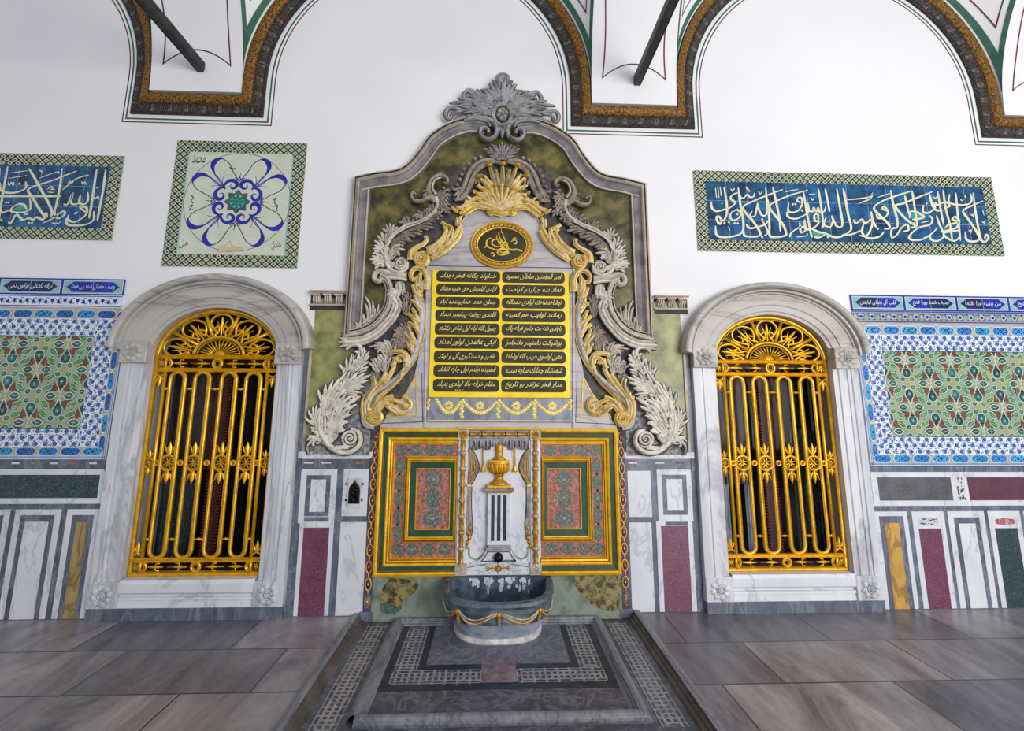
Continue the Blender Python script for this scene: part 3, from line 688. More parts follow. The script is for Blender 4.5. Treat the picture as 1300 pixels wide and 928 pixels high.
    # friezes
    for za, zb in ((z2, z3), (z0, z1)):
        b = MB(GILT); zc = (za+zb)/2; h = (zb-za)/2-.014; ex = .39
        for s in (-1, 1):
            b.tube2([(c+s*ex, za), (c+s*ex, zb)], .011, GD+.006, GILT, 7); star(b, c+s*(ex+U)/2, zc, h*.86)
            b.rib(arc(c+s*(ex-.006), zc, h*1.0, h*1.0, 90 if s > 0 else -90, 270 if s > 0 else 90, 12), .014, GD+.004, .012, GILT, 0, None, True, 5)
            b.rib(arc(c+s*(ex-.006), zc, h*.55, h*.75, 90 if s > 0 else -90, 270 if s > 0 else 90, 12), .008, GD+.004, .009, GILT_D, 0, None, True, 3)
            for xx, d in ((.285, 1), (.115, -1)):
                b.rib([(c+s*(xx-.055), zc), (c+s*xx, zc), (c+s*(xx+.055), zc)], lambda q: .022*(1-abs(q-.5)*1.5), GD+.004, .012, GILT, 0, None, True, 5)
                for q in (-1, 1): b.tube2([(c+s*(xx-d*.03), zc+q*h*.75), (c+s*(xx-d*.005), zc+q*h*.75), (c+s*(xx-d*.002), zc+q*.008)], .005, GD+.006, GILT, 5)
            b.tube2([(c+s*.06, zc), (c+s*.20, zc)], .0045, GD+.004, GILT_D, 5)
        b.tube2(arc(c, zc, h*.95, h*.95, 0, 360, 24)[:-1], .010, GD+.006, GILT, 7, True)
        b.tube2(arc(c, zc, h*.55, h*.55, 0, 360, 16)[:-1], .005, GD+.008, GILT_D, 5, True)
        b.build('frieze', t)
    # long bars and loops
    for s in (-1, 1):
        b = MB(GILT); b.tube2([(c+s*.385, z1), (c+s*.385, z2)], .0125, GD+.004, GILT, 8); b.build('upright_bar', t)
    hw = .056
    for u in (-.285, -.10, .10, .285):
        b = MB(GILT); zt_, zb_ = z2-.016-hw, z1+.016+hw
        p = arc(c+u, zt_, hw, hw, 0, 180, 12)+arc(c+u, zb_, hw, hw, 180, 360, 12)
        b.tube2(p, .0135, GD+.004, GILT, 8, True); b.tube2([(x+(.004 if x < c+u else -.004), z) for x, z in arc(c+u, zt_, hw-.01, hw-.01, 0, 180, 12)+arc(c+u, zb_, hw-.01, hw-.01, 180, 360, 12)], .0045, GD+.010, GILT_D, 5, True)
        b.build('long_loop', t)
    gaps = [(-.3625, .022), (-.1925, .037), (0, .044), (.1925, .037), (.3625, .022)]
    for z, kind in ((zbu, 0), (zbl, 0), (zm, 1)):
        for u, h in gaps:
            b = MB(GILT)
            if kind: b.tube2(arc(c+u, z, .017, .017, 0, 360, 14)[:-1], .0075, GD+.008, GILT, 6, True); b.dome(c+u, z, .007, .007, GD, .012, GILT, 6, 2)
            else: b.tube2([(c+u-h*.8, z), (c+u+h*.8, z)], .006, GD+.006, GILT, 6); b.dome(c+u, z, .015, .011, GD+.004, .012, GILT, 10, 3)
            b.build('connector', t)
    for u, r in ((-.285, .054), (-.10, .054), (.10, .054), (.285, .054), (-.425, .034), (.425, .034)):
        b = MB(GILT); roundel(b, c+u, zm, r); s = r*1.55
        tulip(b, c+u, zm+r*1.1, s*1.15, 1); tulip(b, c+u, zm-r*1.1, s*1.15, -1); b.build('roundel', t)
    for s in (-1, 1):
        for z, d in ((z2-.014, -1), (z1+.014, 1)):
            b = MB(GILT); x = c+s*.4235
            b.rib(arc(x, z, .034, .034, 0, 180*d, 12), .012, GD+.004, .012, GILT, 0, None, True, 5); tulip(b, x, z+d*.034, .085, d)
            b.build('tulip_finial', t)
    return t
make_grille(WIN[0], 'gilded window grille with fan light, in the arched window left of the fountain')
make_grille(WIN[1], 'gilded window grille with fan light, in the arched window right of the fountain')
# ------------------------------------------------------------ inlaid marble dado
dado = thing('baseboard_back', (0, 0, 0), kind='structure')
zt_l = W(60, 584)[1]; HL = .0045
b = MB(MARB_B)
for x0, x1, z1 in ((-XW, -2.855, 1.085), (-1.515, -.90, 1.085), (.90, 1.515, 1.085), (2.855, XW, 1.085)):
    b.bslab(x0, -.06, x1, z1, 0, .004, MARB_B)
b.build('blue_grey_backing', dado)
X = lambda px, py: W(px, py)[0]
b = MB(MARB_B)
for x0, x1, z1 in ((X(138.3, 570)-.004, -2.862, 1.93), (2.862, X(1101, 570)+.006, 1.93), (-1.512, -1.478, 1.90), (1.478, 1.512, 1.90)): b.bslab(x0, 1.0, x1, z1, .001, .0105, MARB_B)
b.build('dark_side_strips', dado)
# small inlay chips along the top of the dado
b = MB(MARB_B)
for i in range(26):
    x = -XW+.1+i*.137
    if x < -2.93: b.rectf(x, 1.048, x+.055, 1.063, .0046, (MOS_W, YELLOW_D, MOS_W, PRED)[i % 4])
for x0, m in ((-1.46, MOS_W), (-1.33, MOS_W), (-1.08, PRED), (.99, MOS_W), (1.2, MOS_W), (1.36, MOS_D)): b.rectf(x0, 1.052, x0+.07, 1.064, .0046, m)
b.build('inlay_chips', dado)
DW = lambda x, y: W(x, y)
def frame_panel(label, name, x0, x1, z0, z1, t, field, fm, border=MARB_W, dark=None, top=None, grp=None, b0=0.0, par=None):
    """white marble border t wide; optional dark liner; coloured field; optional mosaic or red top cartouche"""
    th = par or thing(name, ((x0+x1)/2, 0, z0), label, 'wall panel', grp)
    b = MB(border); d = .0085
    b.slab([(x0, z0), (x0+t, z0), (x0+t, z1-t), (x1-t, z1-t), (x1-t, z0), (x1, z0), (x1, z1), (x0, z1)], .004, d, border, .001)
    if b0: b.bslab(x0+t, z0, x1-t, z0+b0, .004, d, border, .001)
    b.build('border', th)
    ix0, ix1, iz0, iz1 = x0+t, x1-t, z0+b0, z1-t
    if dark:
        q = MB(MARB_B); q.bslab(ix0, iz0, ix1, iz1, .004, .0065, MARB_B); q.build('dark_liner', th); ix0 += dark[0]; ix1 -= dark[0]; iz1 -= dark[1]; iz0 += dark[2]
    if top:
        kind, h = top; q = MB(border, MOS_W, MOS_D, REDM); q.bslab(ix0, iz1-h-.03, ix1, iz1, .004, d-.001, border)
        if kind == 'mosaic':
            q.rectf(ix0+.012, iz1-h-.012, ix1-.012, iz1-.008, d, MOS_W); r = random.Random(5)
            for k in range(26):
                cx, cz = r.uniform(ix0+.02, ix1-.02), r.uniform(iz1-h-.004, iz1-.014); a = r.uniform(0, 3); l = r.uniform(.006, .016)
                pts = [(cx+l*cos(a), cz+l*.6*sin(a)), (cx+l*.5*cos(a+2), cz+l*.6*sin(a+2)), (cx+l*cos(a+4), cz+l*.5*sin(a+4))]; q.rect = (ix0+.012, iz1-h-.012, ix1-.012, iz1-.008); q.poly(pts, d+.0004+.0001*k, MOS_D)
            q.rect = None
        else:
            cx = (ix0+ix1)/2; cz = iz1-h/2-.01; q.poly([(cx+(ix1-ix0)*.44*(abs(cos(a))**.7)*(1 if cos(a) >= 0 else -1)*(1-.08*cos(6*a)), cz+h*.46*sin(a)*(1+.1*cos(8*a))) for a in [2*pi*i/40 for i in range(40)]], d, REDM)
        q.build('inlaid_cartouche', th); iz1 -= h+.03
    q = MB(fm); q.bslab(ix0, iz0, ix1, iz1, .004, .0078, fm); q.build(field, th)
    return th
G = 'inlaid marble wall panels'
BOT = .004
def X(px, py): return W(px, py)[0]
def Z(px, py): return W(px, py)[1]
# left of the left window
zt, zb = Z(100, 595.4), Z(100, 639.3)
def hpanel(label, x0, x1, parts):
    th = thing('marble_panel', ((x0+x1)/2, 0, zb), label, 'wall panel', G)
    b = MB(MARB_W); t = .040
    b.bslab(x0, zb, x1, zt, .004, .008, MARB_W, .001); b.build('border', th)
    for a, c, m, nm in parts:
        q = MB(m)
        if m is MOS_D:
            q.rectf(a, zb+t, c, zt-t, .0084, MOS_W); r = random.Random(9); q.rect = (a, zb+t, c, zt-t)
            for k in range(22):
                cx, cz = r.uniform(a, c), r.uniform(zb+t, zt-t); l = r.uniform(.008, .026); an = r.uniform(0, 3)
                q.poly([(cx+l*.5*cos(an), cz+l*sin(an)), (cx+l*.4*cos(an+2), cz+l*sin(an+2)), (cx+l*.5*cos(an+4), cz+l*sin(an+4))], .0088+k*.0001, MOS_D)
            q.rect = None
        else: q.bslab(a, zb+t, c, zt-t, .004, .0095, m)
        q.build(nm, th)
hpanel('long dark green porphyry panel under the blue tiles left of the left window', -XW, X(137.6, 595.4), [(-XW, X(128.5, 602.6), GREEN_P, 'field')])
zt2 = zt; zt, zb = Z(1150, 599), Z(1150, 642)
x0 = X(1103.8, 599)
hpanel('long panel of grey granite and purple porphyry under the tiles right of the right window', x0, XW, [(x0+.05, X(1205, 606), GREY_P, 'granite_field'), (X(1212, 606), X(1222, 606), MOS_D, 'inlaid_cartouche'), (X(1226, 606), XW, PORPH_D, 'porphyry_field')])
zl = Z(60, 646.3); zr = Z(1150, 649)
def xx(a, y): return X(a, y)
frame_panel('narrow dull yellow marble panel beside the left window, at floor level', 'marble_panel', xx(87, 646.3), xx(129, 646.3), BOT, zl, .040, 'field', YELLOW_D, dark=(.034, .05, 0), grp=G)
frame_panel('white marble panel with dark liner, second one left of the left window', 'marble_panel', xx(21.5, 646.3), xx(79.2, 646.3), BOT, zl, .040, 'field', MARB_W, dark=(.036, .045, 0), grp=G)
frame_panel('purple porphyry panel with dark liner cut by the left edge of the photo', 'marble_panel', xx(-42, 646.3), xx(14.7, 646.3), BOT, zl, .040, 'field', PORPH_D, dark=(.036, .045, 0), grp=G)
for a, y, m in ((-106, -50, GREEN_P), (-170, -114, MARB_W)):
    frame_panel('marble panel left of the photo edge', 'marble_panel', xx(a, 646.3), xx(y, 646.3), BOT, zl, .040, 'field', m, dark=(.036, .045, 0), par=dado)
frame_panel('yellow marble panel with dark liner beside the right window', 'marble_panel', xx(1108.5, 649), xx(1150, 649), BOT, zr, .034, 'field', YELLOW, dark=(.040, .05, 0), grp=G)
frame_panel('purple porphyry panel with black and white mosaic strip on top, right of the yellow panel', 'marble_panel', xx(1155.8, 649), xx(1196.6, 649), BOT, zr, .040, 'field', PORPH, top=('mosaic', .055), grp=G)
frame_panel('white marble panel with dark liner between the purple and green panels at right', 'marble_panel', xx(1201, 649), xx(1247.5, 649), BOT, zr, .045, 'field', MARB_W, dark=(.036, .045, 0), grp=G)
frame_panel('green porphyry panel with red oval inlay on top, near the right edge', 'marble_panel', xx(1252, 649), xx(1292.8, 649), BOT, zr, .040, 'field', GREEN_P, top=('oval', .055), grp=G)
frame_panel('marble panel cut by the right edge of the photo', 'marble_panel', xx(1297, 649), xx(1345, 649), BOT, zr, .045, 'field', PORPH_D, dark=(.036, .045, 0), grp=G)
frame_panel('marble panel right of the photo edge', 'marble_panel', xx(1350, 649), xx(1392, 649), BOT, zr, .045, 'field', YELLOW, dark=(.036, .045, 0), par=dado)
# beside the fountain
def small_square(label, x0, x1, z0, z1, tt, dk):
    th = thing('square_panel', ((x0+x1)/2, 0, z0), label, 'wall panel', 'square framed panels beside the fountain')
    b = MB(MARB_W); b.bslab(x0, z0, x1, z1, .004, .0085, MARB_W, .001); b.build('border', th)
    b = MB(MARB_B); b.bslab(x0+tt, z0+tt*1.15, x1-tt, z1-tt, .004, .0095, MARB_B); b.build('dark_liner', th)
    b = MB(MARB_W); b.bslab(x0+tt+dk, z0+tt*1.15+dk*.9, x1-tt-dk, z1-tt-dk*.9, .004, .0105, MARB_W, .001); b.build('field', th)
def dark_strip(label, x0, x1, z0, z1, m, cat_='wall panel'):
    b = MB(m); b.bslab(x0, z0, x1, z1, .004, .0100 if z1-z0 < .1 else .0085, m, .001); tag(b.build('marble_slab'), label, cat_)
xa, xb = X(383, 600), X(428.5, 600)
small_square('white square panel with dark liner right of the left window', xa, xb, Z(400, 664), Z(400, 595.4), .043, .034)
dark_strip('small dark marble strip above the left purple porphyry panel', xa+.045, xb-.04, Z(400, 662), Z(400, 656), MARB_B)
frame_panel('tall purple porphyry panel between the left window and the fountain', 'marble_panel', X(378.5, 700), X(422, 700), BOT, Z(400, 664), .030, 'field', PORPH, grp=G)
xa, xb = X(435.5, 620), X(467.5, 620)
dark_strip('white marble slab behind the small bronze niche, left of the fountain', xa, xb, Z(450, 655), Z(450, 595), MARB_W)
dark_strip('plain white marble slab at floor level, left of the fountain', xa, X(466, 700), BOT, Z(450, 662.5), MARB_W)
xa, xb = X(833.5, 610), X(877, 610)
small_square('white square panel with dark liner left of the right window', xa, xb, Z(855, 661), Z(855, 596), .038, .034)
frame_panel('tall purple porphyry panel between the fountain and the right window', 'marble_panel', X(834, 700), X(880.5, 700), BOT, Z(855, 661), .036, 'field', PORPH, top=None, grp=G)
dark_strip('small dark marble strip above the right purple porphyry panel', xa+.05, xb-.045, Z(855, 667), Z(855, 662), MARB_B)
xa, xb = X(797, 630), X(826.5, 630)
dark_strip('white marble slab right of the fountain, upper one', xa, xb, Z(812, 656), Z(812, 597.5), MARB_W)
dark_strip('white marble slab right of the fountain, at floor level', xa, X(828, 700), BOT, Z(812, 663), MARB_W)

# small bronze niche with a tap
th = thing('tap_niche', (X(450.5, 640), 0, Z(450, 643)), 'small ogee-arched bronze niche with a tap, set in the white slab left of the fountain', 'niche')
x0, x1, z0, z1 = X(441.5, 625), X(460.5, 625), Z(450, 643), Z(450, 606.7); cx = (x0+x1)/2
b = MB(MARB_F); ring = [(-.036, .0), (-.036, .10), (-.030, .135), (-.012, .160), (0, .182)]
rr = ring+[(-a, c) for a, c in ring[::-1][1:]]; zb0 = z0+.030; k = (z1-z0-.05)/.182
op = [(cx+a*1.0, zb0+c*k) for a, c in rr]
b.slab([(x0, z0), (cx-.036, z0)]+[(cx-.036, zb0)]+op[1:5]+[(cx, z1), (x0, z1)], .008, .022, MARB_F, .003); b.slab([(x1, z0), (cx+.036, z0), (cx+.036, zb0)]+op[::-1][1:5]+[(cx, z1), (x1, z1)], .008, .022, MARB_F, .003); b.bslab(cx-.036, z0, cx+.036, zb0, .008, .022, MARB_F)
b.build('surround', th)
b = MB(BRONZE); b.poly(op, .010, BLACKM); b.sweep(op, [(.006, .012), (.006, .026), (-.003, .028), (-.003, .02)], BRONZE, True)
for s in (-1, 1):
    for z in (.25, .8): b.bslab(cx+s*.058-.006, z0+(z1-z0)*z-.008, cx+s*.058+.006, z0+(z1-z0)*z+.008, .022, .028, BRONZE, .001)
b.build('rim', th)
b = MB(BLACKM); zc = zb0+.045
b.tube([(cx, -.010, zc), (cx, -.045, zc), (cx, -.06, zc-.006), (cx, -.065, zc-.03)], .010, BLACKM, 8)
b.tube([(cx-.005, -.035, zc), (cx-.005, -.035, zc+.045)], .007, BLACKM, 8); b.tube([(cx-.025, -.035, zc+.045), (cx+.028, -.035, zc+.05)], .006, BLACKM, 8); b.dome(cx+.03, zc+.05, .010, .010, .030, .012, BLACKM, 8, 3)
b.build('tap', th)

# modillion cornice pieces between the surround and the windows
def cornice(x0, x1, zt, label):
    th = thing('cornice', ((x0+x1)/2, 0, zt-.15), label, 'cornice', 'cornice pieces beside the fountain surround')
    b = MB(STONE_BG); b.sweep([(x0, zt), (x1, zt)], [(0, .0), (0, .055), (-.012, .055), (-.018, .045), (-.022, .045)], STONE_BG); b.sweep([(x0, zt-.105), (x1, zt-.105)], [(0, .004), (0, .03), (-.010, .032), (-.015, .024), (-.015, .0)], STONE_BG)
    b.bslab(x0, zt-.15, x1, zt-.118, 0, .012, OUTL); b.bslab(x0, zt-.106, x1, zt-.022, 0, .006, OUTL); b.build('moulding', th)
    n = 0; x = x0+.02
    while x+.05 < x1:
        q = MB(STONE_L); zc = zt-.025
        q.sweep([(x-.005, zc), (x+.063, zc)], [(0, .006), (0, .045), (-.008, .047), (-.014, .035)], STONE_L)
        for k in range(3):
            xk = x+.010+k*.019; q.tube([(xk, -.028, zc-.012), (xk+.004, -.036, zc-.03), (xk-.002, -.022, zc-.05), (xk+.002, -.014, zc-.072)], .0078, STONE_L, 7)
        q.bslab(x, zc-.075, x+.058, zc-.01, .006, .014, STONE_L); q.build('modillion', th); x += .088
cornice(-1.50, -1.215, Z(420, 370.5), 'carved modillion cornice between the left window hood and the fountain surround')
cornice(1.245, 1.52, Z(850, 376), 'carved modillion cornice between the fountain surround and the right window hood')
# ------------------------------------------------------------ tile panels
def lattice(b, x0, z0, x1, z1, t, cw=.062, ch=.058, d=.0105):
    """border strips t wide of a diagonal lattice with a dot in each diamond"""
    for q, r in enumerate(((x0, z1-t, x1, z1), (x0, z0, x1, z0+t), (x0, z0+t, x0+t, z1-t), (x1-t, z0+t, x1, z1-t))):
        b.rect = r; nx = int((r[2]-r[0])/cw)+3; nz = int((r[3]-r[1])/ch)+3
        for i in range(-1, nx):
            for j in range(-1, nz):
                cx = x0+i*cw+(int((r[0]-x0)/cw))*cw; cz = z0+j*ch+(int((r[1]-z0)/ch))*ch; w = .0105
                for sx, sz in ((1, 1), (-1, 1)):
                    b.line([(cx-sx*cw/2, cz-sz*ch/2), (cx+sx*cw/2, cz+sz*ch/2)], w, d+.0003, T_LATT2)
                for ox, oz in ((0, ch/2), (cw/2, 0)):
                    b.poly([(cx+ox-.0085, cz+oz), (cx+ox, cz+oz-.0085), (cx+ox+.0085, cz+oz), (cx+ox, cz+oz+.0085)], d+.0003, T_LATT2)
        b.rect = None
def grout(b, x0, z0, x1, z1, step, d, m, w=.0025, ox=0.0, oz=0.0):
    x = x0+ox+step
    while x < x1-.02: b.rectf(x-w/2, z0, x+w/2, z1, d, m); x += step
    z = z0+oz+step
    while z < z1-.02: b.rectf(x0, z-w/2, x1, z+w/2, d, m); z += step
GROUT = mottle('tile_joint', S(150, 166, 176), S(170, 182, 190), 10, .8, bump=0)
# calligraphy friezes: strokes traced in zoomed photo coordinates
def cal_panel(x0, x1, z0, z1, label):
    th = thing('calligraphy_tile_panel', ((x0+x1)/2, 0, z0), label, 'tile panel'); t = .098
    b = MB(T_LATT); b.bslab(x0, z0, x1, z1, .002, .0100, T_LATT); lattice(b, x0, z0, x1, z1, t)
    grout(b, x0, z0, x1, z1, .262, .0110, GROUT, .0016); b.build('lattice_border', th)
    b = MB(T_PANEL, T_PANEL2, T_DKLINE); i0, i1, k0, k1 = x0+t, x1-t, z0+t, z1-t; b.bslab(i0, k0, i1, k1, .002, .0112, T_DKLINE)
    n = round((i1-i0)/.178); w = (i1-i0)/n; r = random.Random(3)
    hs = [k0, k0+(k1-k0)*.335, k0+(k1-k0)*.665, k1]
    for i in range(n):
        for j in range(3): b.rectf(i0+i*w+.0012, hs[j]+.0012, i0+(i+1)*w-.0012, hs[j+1]-.0012, .0116, T_PANEL if r.random() < .6 else T_PANEL2)
    for i in range(1, n): b.rectf(i0+i*w-.0012, k0, i0+i*w+.0012, k1, .0118, GROUT)
    for h in hs[1:3]: b.rectf(i0, h-.0012, i1, h+.0012, .0118, GROUT)
    r = random.Random(8)   # dim scrolls in the ground
    for k in range(int((i1-i0)*90)):
        cx, cz = r.uniform(i0, i1), r.uniform(k0, k1); b.rect = (i0, k0, i1, k1); a = r.uniform(0, 6)
        b.line(arc(cx, cz, .016, .016, a*57, a*57+200, 5), .0035, .0120, T_TEAL if r.random() < .5 else T_NAVY)
    b.rect = None; f = b.build('blue_field', th); return th, (i0, k0, i1, k1)
def strokes(b, tr, data, d, m, base=.021, step=.00012):
    for k, (w, pts) in enumerate(data):
        P = tr(pts); P = cat(P, 5) if len(P) > 2 else P; N = len(P)
        if N == 2: P = [P[0], tuple((P[0][i]+P[1][i])/2 for i in (0, 1)), P[1]]; N = 3
        ws = []
        for i in range(N):
            a, c = P[max(0, i-1)], P[min(N-1, i+1)]; an = atan2(c[1]-a[1], c[0]-a[0])
            t = i/(N-1); ws.append(base*w*(.52+.48*abs(sin(an-radians(35))))*max(.35, min(1, .5+t*5, .45+(1-t)*6)))
        nn = normals(P); vs = []
        for p, n, q in zip(P, nn, ws): vs += [(p[0]+n[0]*q/2, -(d+k*step), p[1]+n[1]*q/2), (p[0]-n[0]*q/2, -(d+k*step), p[1]-n[1]*q/2)]
        b.add(vs, [[2*i, 2*i+1, 2*i+3, 2*i+2] for i in range(N-1)], m)
# right frieze
th, R = cal_panel(1.640, 4.292, 2.767, 3.486, 'long blue calligraphy tile frieze high on the wall above the right window')
A = [(1, [(298, 205), (318, 320), (322, 400), (305, 455), (285, 470), (262, 440), (240, 440), (250, 480), (270, 495), (280, 470)]), (1, [(200, 320), (205, 370), (240, 395), (290, 385), (340, 370), (385, 330), (350, 295), (370, 265), (410, 250)]),
     (1, [(410, 210), (425, 330), (450, 480), (440, 560), (380, 590), (290, 600), (240, 580), (232, 510)]), (.9, [(415, 250), (430, 290), (455, 290), (480, 265), (500, 285), (530, 280), (540, 250)]), (.8, [(470, 205), (500, 245)]),
     (1, [(760, 225), (640, 270), (520, 320), (450, 360), (470, 410), (530, 480), (580, 560), (570, 590), (500, 595), (455, 580), (452, 510)]), (.9, [(625, 205), (635, 400), (600, 430), (570, 380), (560, 330)]), (.8, [(560, 330), (545, 420), (520, 440), (500, 430), (520, 395)]),
     (1, [(680, 205), (710, 340), (735, 470), (740, 560)]), (1, [(955, 230), (820, 270), (700, 320), (655, 360), (690, 420), (760, 500), (785, 570), (770, 590), (690, 600), (655, 585), (652, 520)]), (1, [(640, 300), (650, 420), (655, 560)]),
     (.9, [(805, 330), (800, 390), (830, 405), (880, 390), (910, 340), (905, 295), (880, 290), (870, 315), (905, 330)]), (.9, [(790, 400), (800, 440), (860, 455), (940, 420), (960, 395), (955, 330)]), (.9, [(960, 390), (990, 400), (1000, 370), (1020, 400), (1035, 370), (1050, 405), (1080, 400), (1095, 360)]),
     (.9, [(920, 240), (945, 400), (975, 560), (990, 600)]), (.9, [(1035, 220), (1050, 300), (1075, 500), (1060, 515)]), (.9, [(1090, 220), (1110, 320), (1125, 400)]), (1, [(1180, 220), (1205, 360), (1225, 500), (1190, 520), (1160, 480), (1140, 430)]), (.9, [(1100, 440), (1080, 500), (1130, 520), (1150, 470)]), (1, [(1230, 220), (1265, 400), (1290, 500)]),
     (1, [(810, 600), (830, 560), (900, 520), (940, 540), (900, 560), (890, 480)]), (1, [(1040, 470), (1030, 420), (1005, 430), (1010, 470), (1040, 480), (1010, 520), (950, 540), (930, 500), (930, 460)]), (1, [(975, 530), (1040, 560), (1090, 570), (1050, 600), (1000, 600)]), (1, [(1090, 570), (1160, 600), (1230, 590), (1300, 540)]),
     (.7, [(775, 245), (880, 225)]), (.7, [(600, 470), (640, 560), (610, 590)]), (.9, [(370, 400), (400, 385), (430, 420), (400, 460), (360, 465), (345, 430), (365, 395)]), (1, [(470, 500), (500, 530), (560, 520), (620, 500), (640, 470)]), (.5, [(860, 600), (940, 590), (950, 570)]),
     (.5, [(330, 520), (345, 550)]), (.5, [(350, 220), (365, 240), (380, 215)]), (.5, [(565, 240), (580, 262), (598, 240)]), (.5, [(975, 290), (990, 310), (1005, 290)]), (.45, [(960, 265), (1010, 262)])]
Bs = [(1, [(5, 230), (30, 400), (55, 500), (30, 540), (-20, 560)]), (1, [(350, 220), (370, 330), (400, 450), (395, 500), (360, 510), (350, 570)]), (1, [(510, 225), (400, 260), (290, 300), (225, 350), (260, 400), (330, 470), (340, 505), (300, 510)]), (.9, [(330, 370), (300, 340), (290, 360), (330, 380), (310, 420), (260, 430), (240, 400)]),
      (1, [(665, 230), (540, 280), (440, 320), (385, 335), (420, 390), (480, 450), (540, 490), (500, 500)]), (.9, [(510, 225), (530, 360), (550, 490)]), (.9, [(455, 260), (470, 330), (490, 410)]), (1, [(490, 430), (500, 380), (545, 385), (600, 420), (560, 435), (510, 440)]), (1, [(640, 250), (660, 330), (690, 370), (740, 370)]),
      (1, [(595, 330), (590, 380), (630, 390), (680, 350), (650, 300)]), (.9, [(700, 230), (720, 350), (745, 480)]), (.9, [(740, 220), (760, 360), (790, 470), (810, 600)]), (.9, [(680, 310), (700, 330), (760, 310), (790, 340), (750, 355)]), (.9, [(835, 240), (850, 400), (870, 600)]), (.9, [(790, 250), (785, 310), (850, 330), (930, 325), (955, 290), (945, 245)]),
      (1, [(965, 240), (985, 400), (1015, 560), (1030, 600), (1060, 605), (1080, 570), (1060, 555), (1050, 590)]), (1, [(1040, 300), (960, 335), (890, 375), (930, 440), (990, 530), (1010, 590), (960, 605), (915, 590), (905, 530)]), (1, [(640, 410), (660, 440), (640, 480), (560, 500), (490, 560), (500, 590), (580, 590), (650, 550), (700, 500)]),
      (.9, [(690, 410), (710, 470), (745, 560), (700, 600), (650, 590), (640, 550)]), (1, [(720, 530), (780, 520), (840, 500), (860, 450), (830, 420), (810, 440), (850, 460), (780, 480), (750, 510)]), (.9, [(870, 520), (800, 530), (745, 545), (770, 580), (830, 600), (870, 560)]), (1, [(70, 440), (90, 470), (130, 440), (160, 470), (200, 440), (210, 480), (170, 560), (110, 560)]),
      (.9, [(0, 560), (60, 550), (130, 520)]), (1, [(145, 470), (135, 540), (180, 580), (260, 570), (300, 530)]), (1, [(350, 580), (390, 560), (430, 500), (470, 480), (480, 520), (440, 530)]), (.7, [(20, 295), (180, 275), (210, 250), (195, 285), (110, 320)]), (.7, [(250, 275), (345, 245)]), (.6, [(575, 465), (640, 450)]), (.9, [(200, 380), (215, 450), (240, 500)]),
      (.5, [(1035, 370), (1045, 410)]), (.5, [(1030, 455), (1040, 465), (1052, 450), (1045, 480)]), (.5, [(945, 400), (955, 410), (968, 396), (960, 425)]), (.5, [(930, 520), (940, 530), (953, 516), (945, 545)]), (.5, [(870, 290), (880, 300), (893, 288)]), (.5, [(670, 270), (680, 285), (692, 268)])]
b = MB(T_INK); tA = T(870, 205, 6.19); tB = T(1070, 205, 5.909)
strokes(b, tA, A, .0125, T_INK, .0215); strokes(b, tB, Bs, .0125, T_INK, .0225)
for tr, pts in ((tA, [(232, 215), (240, 290)]), (tA, [(250, 210), (258, 290)]), (tA, [(268, 205), (276, 275)])): b.line(tr(pts), .008, .0126, T_INK)
for tr, x, y in ((tA, 835, 343), (tA, 855, 343), (tA, 400, 420), (tA, 300, 490), (tA, 335, 485), (tA, 380, 492), (tA, 405, 492), (tA, 595, 462), (tA, 595, 600), (tA, 908, 393), (tA, 1110, 600), (tB, 250, 510), (tB, 615, 320), (tB, 600, 580), (tB, 905, 270), (tB, 520, 470)):
    c = tr([(x, y)])[0]; b.poly([(c[0]-.012, c[1]), (c[0], c[1]-.012), (c[0]+.012, c[1]), (c[0], c[1]+.012)], .0170, T_INK)
for tr, pts in ((tA, [(990, 560), (1005, 545), (1060, 562), (1080, 572), (1040, 590), (1000, 588)]), (tB, [(500, 395), (520, 383), (560, 400), (590, 418), (540, 432), (505, 430)]), (tA, [(272, 335), (282, 318), (292, 335), (280, 348)]), (tB, [(415, 290), (425, 280), (432, 295), (422, 302)]), (tA, [(1015, 455), (1010, 440), (1028, 436), (1032, 462)])): b.poly(tr(pts), .0123, T_EMER)
b.build('lettering', th)
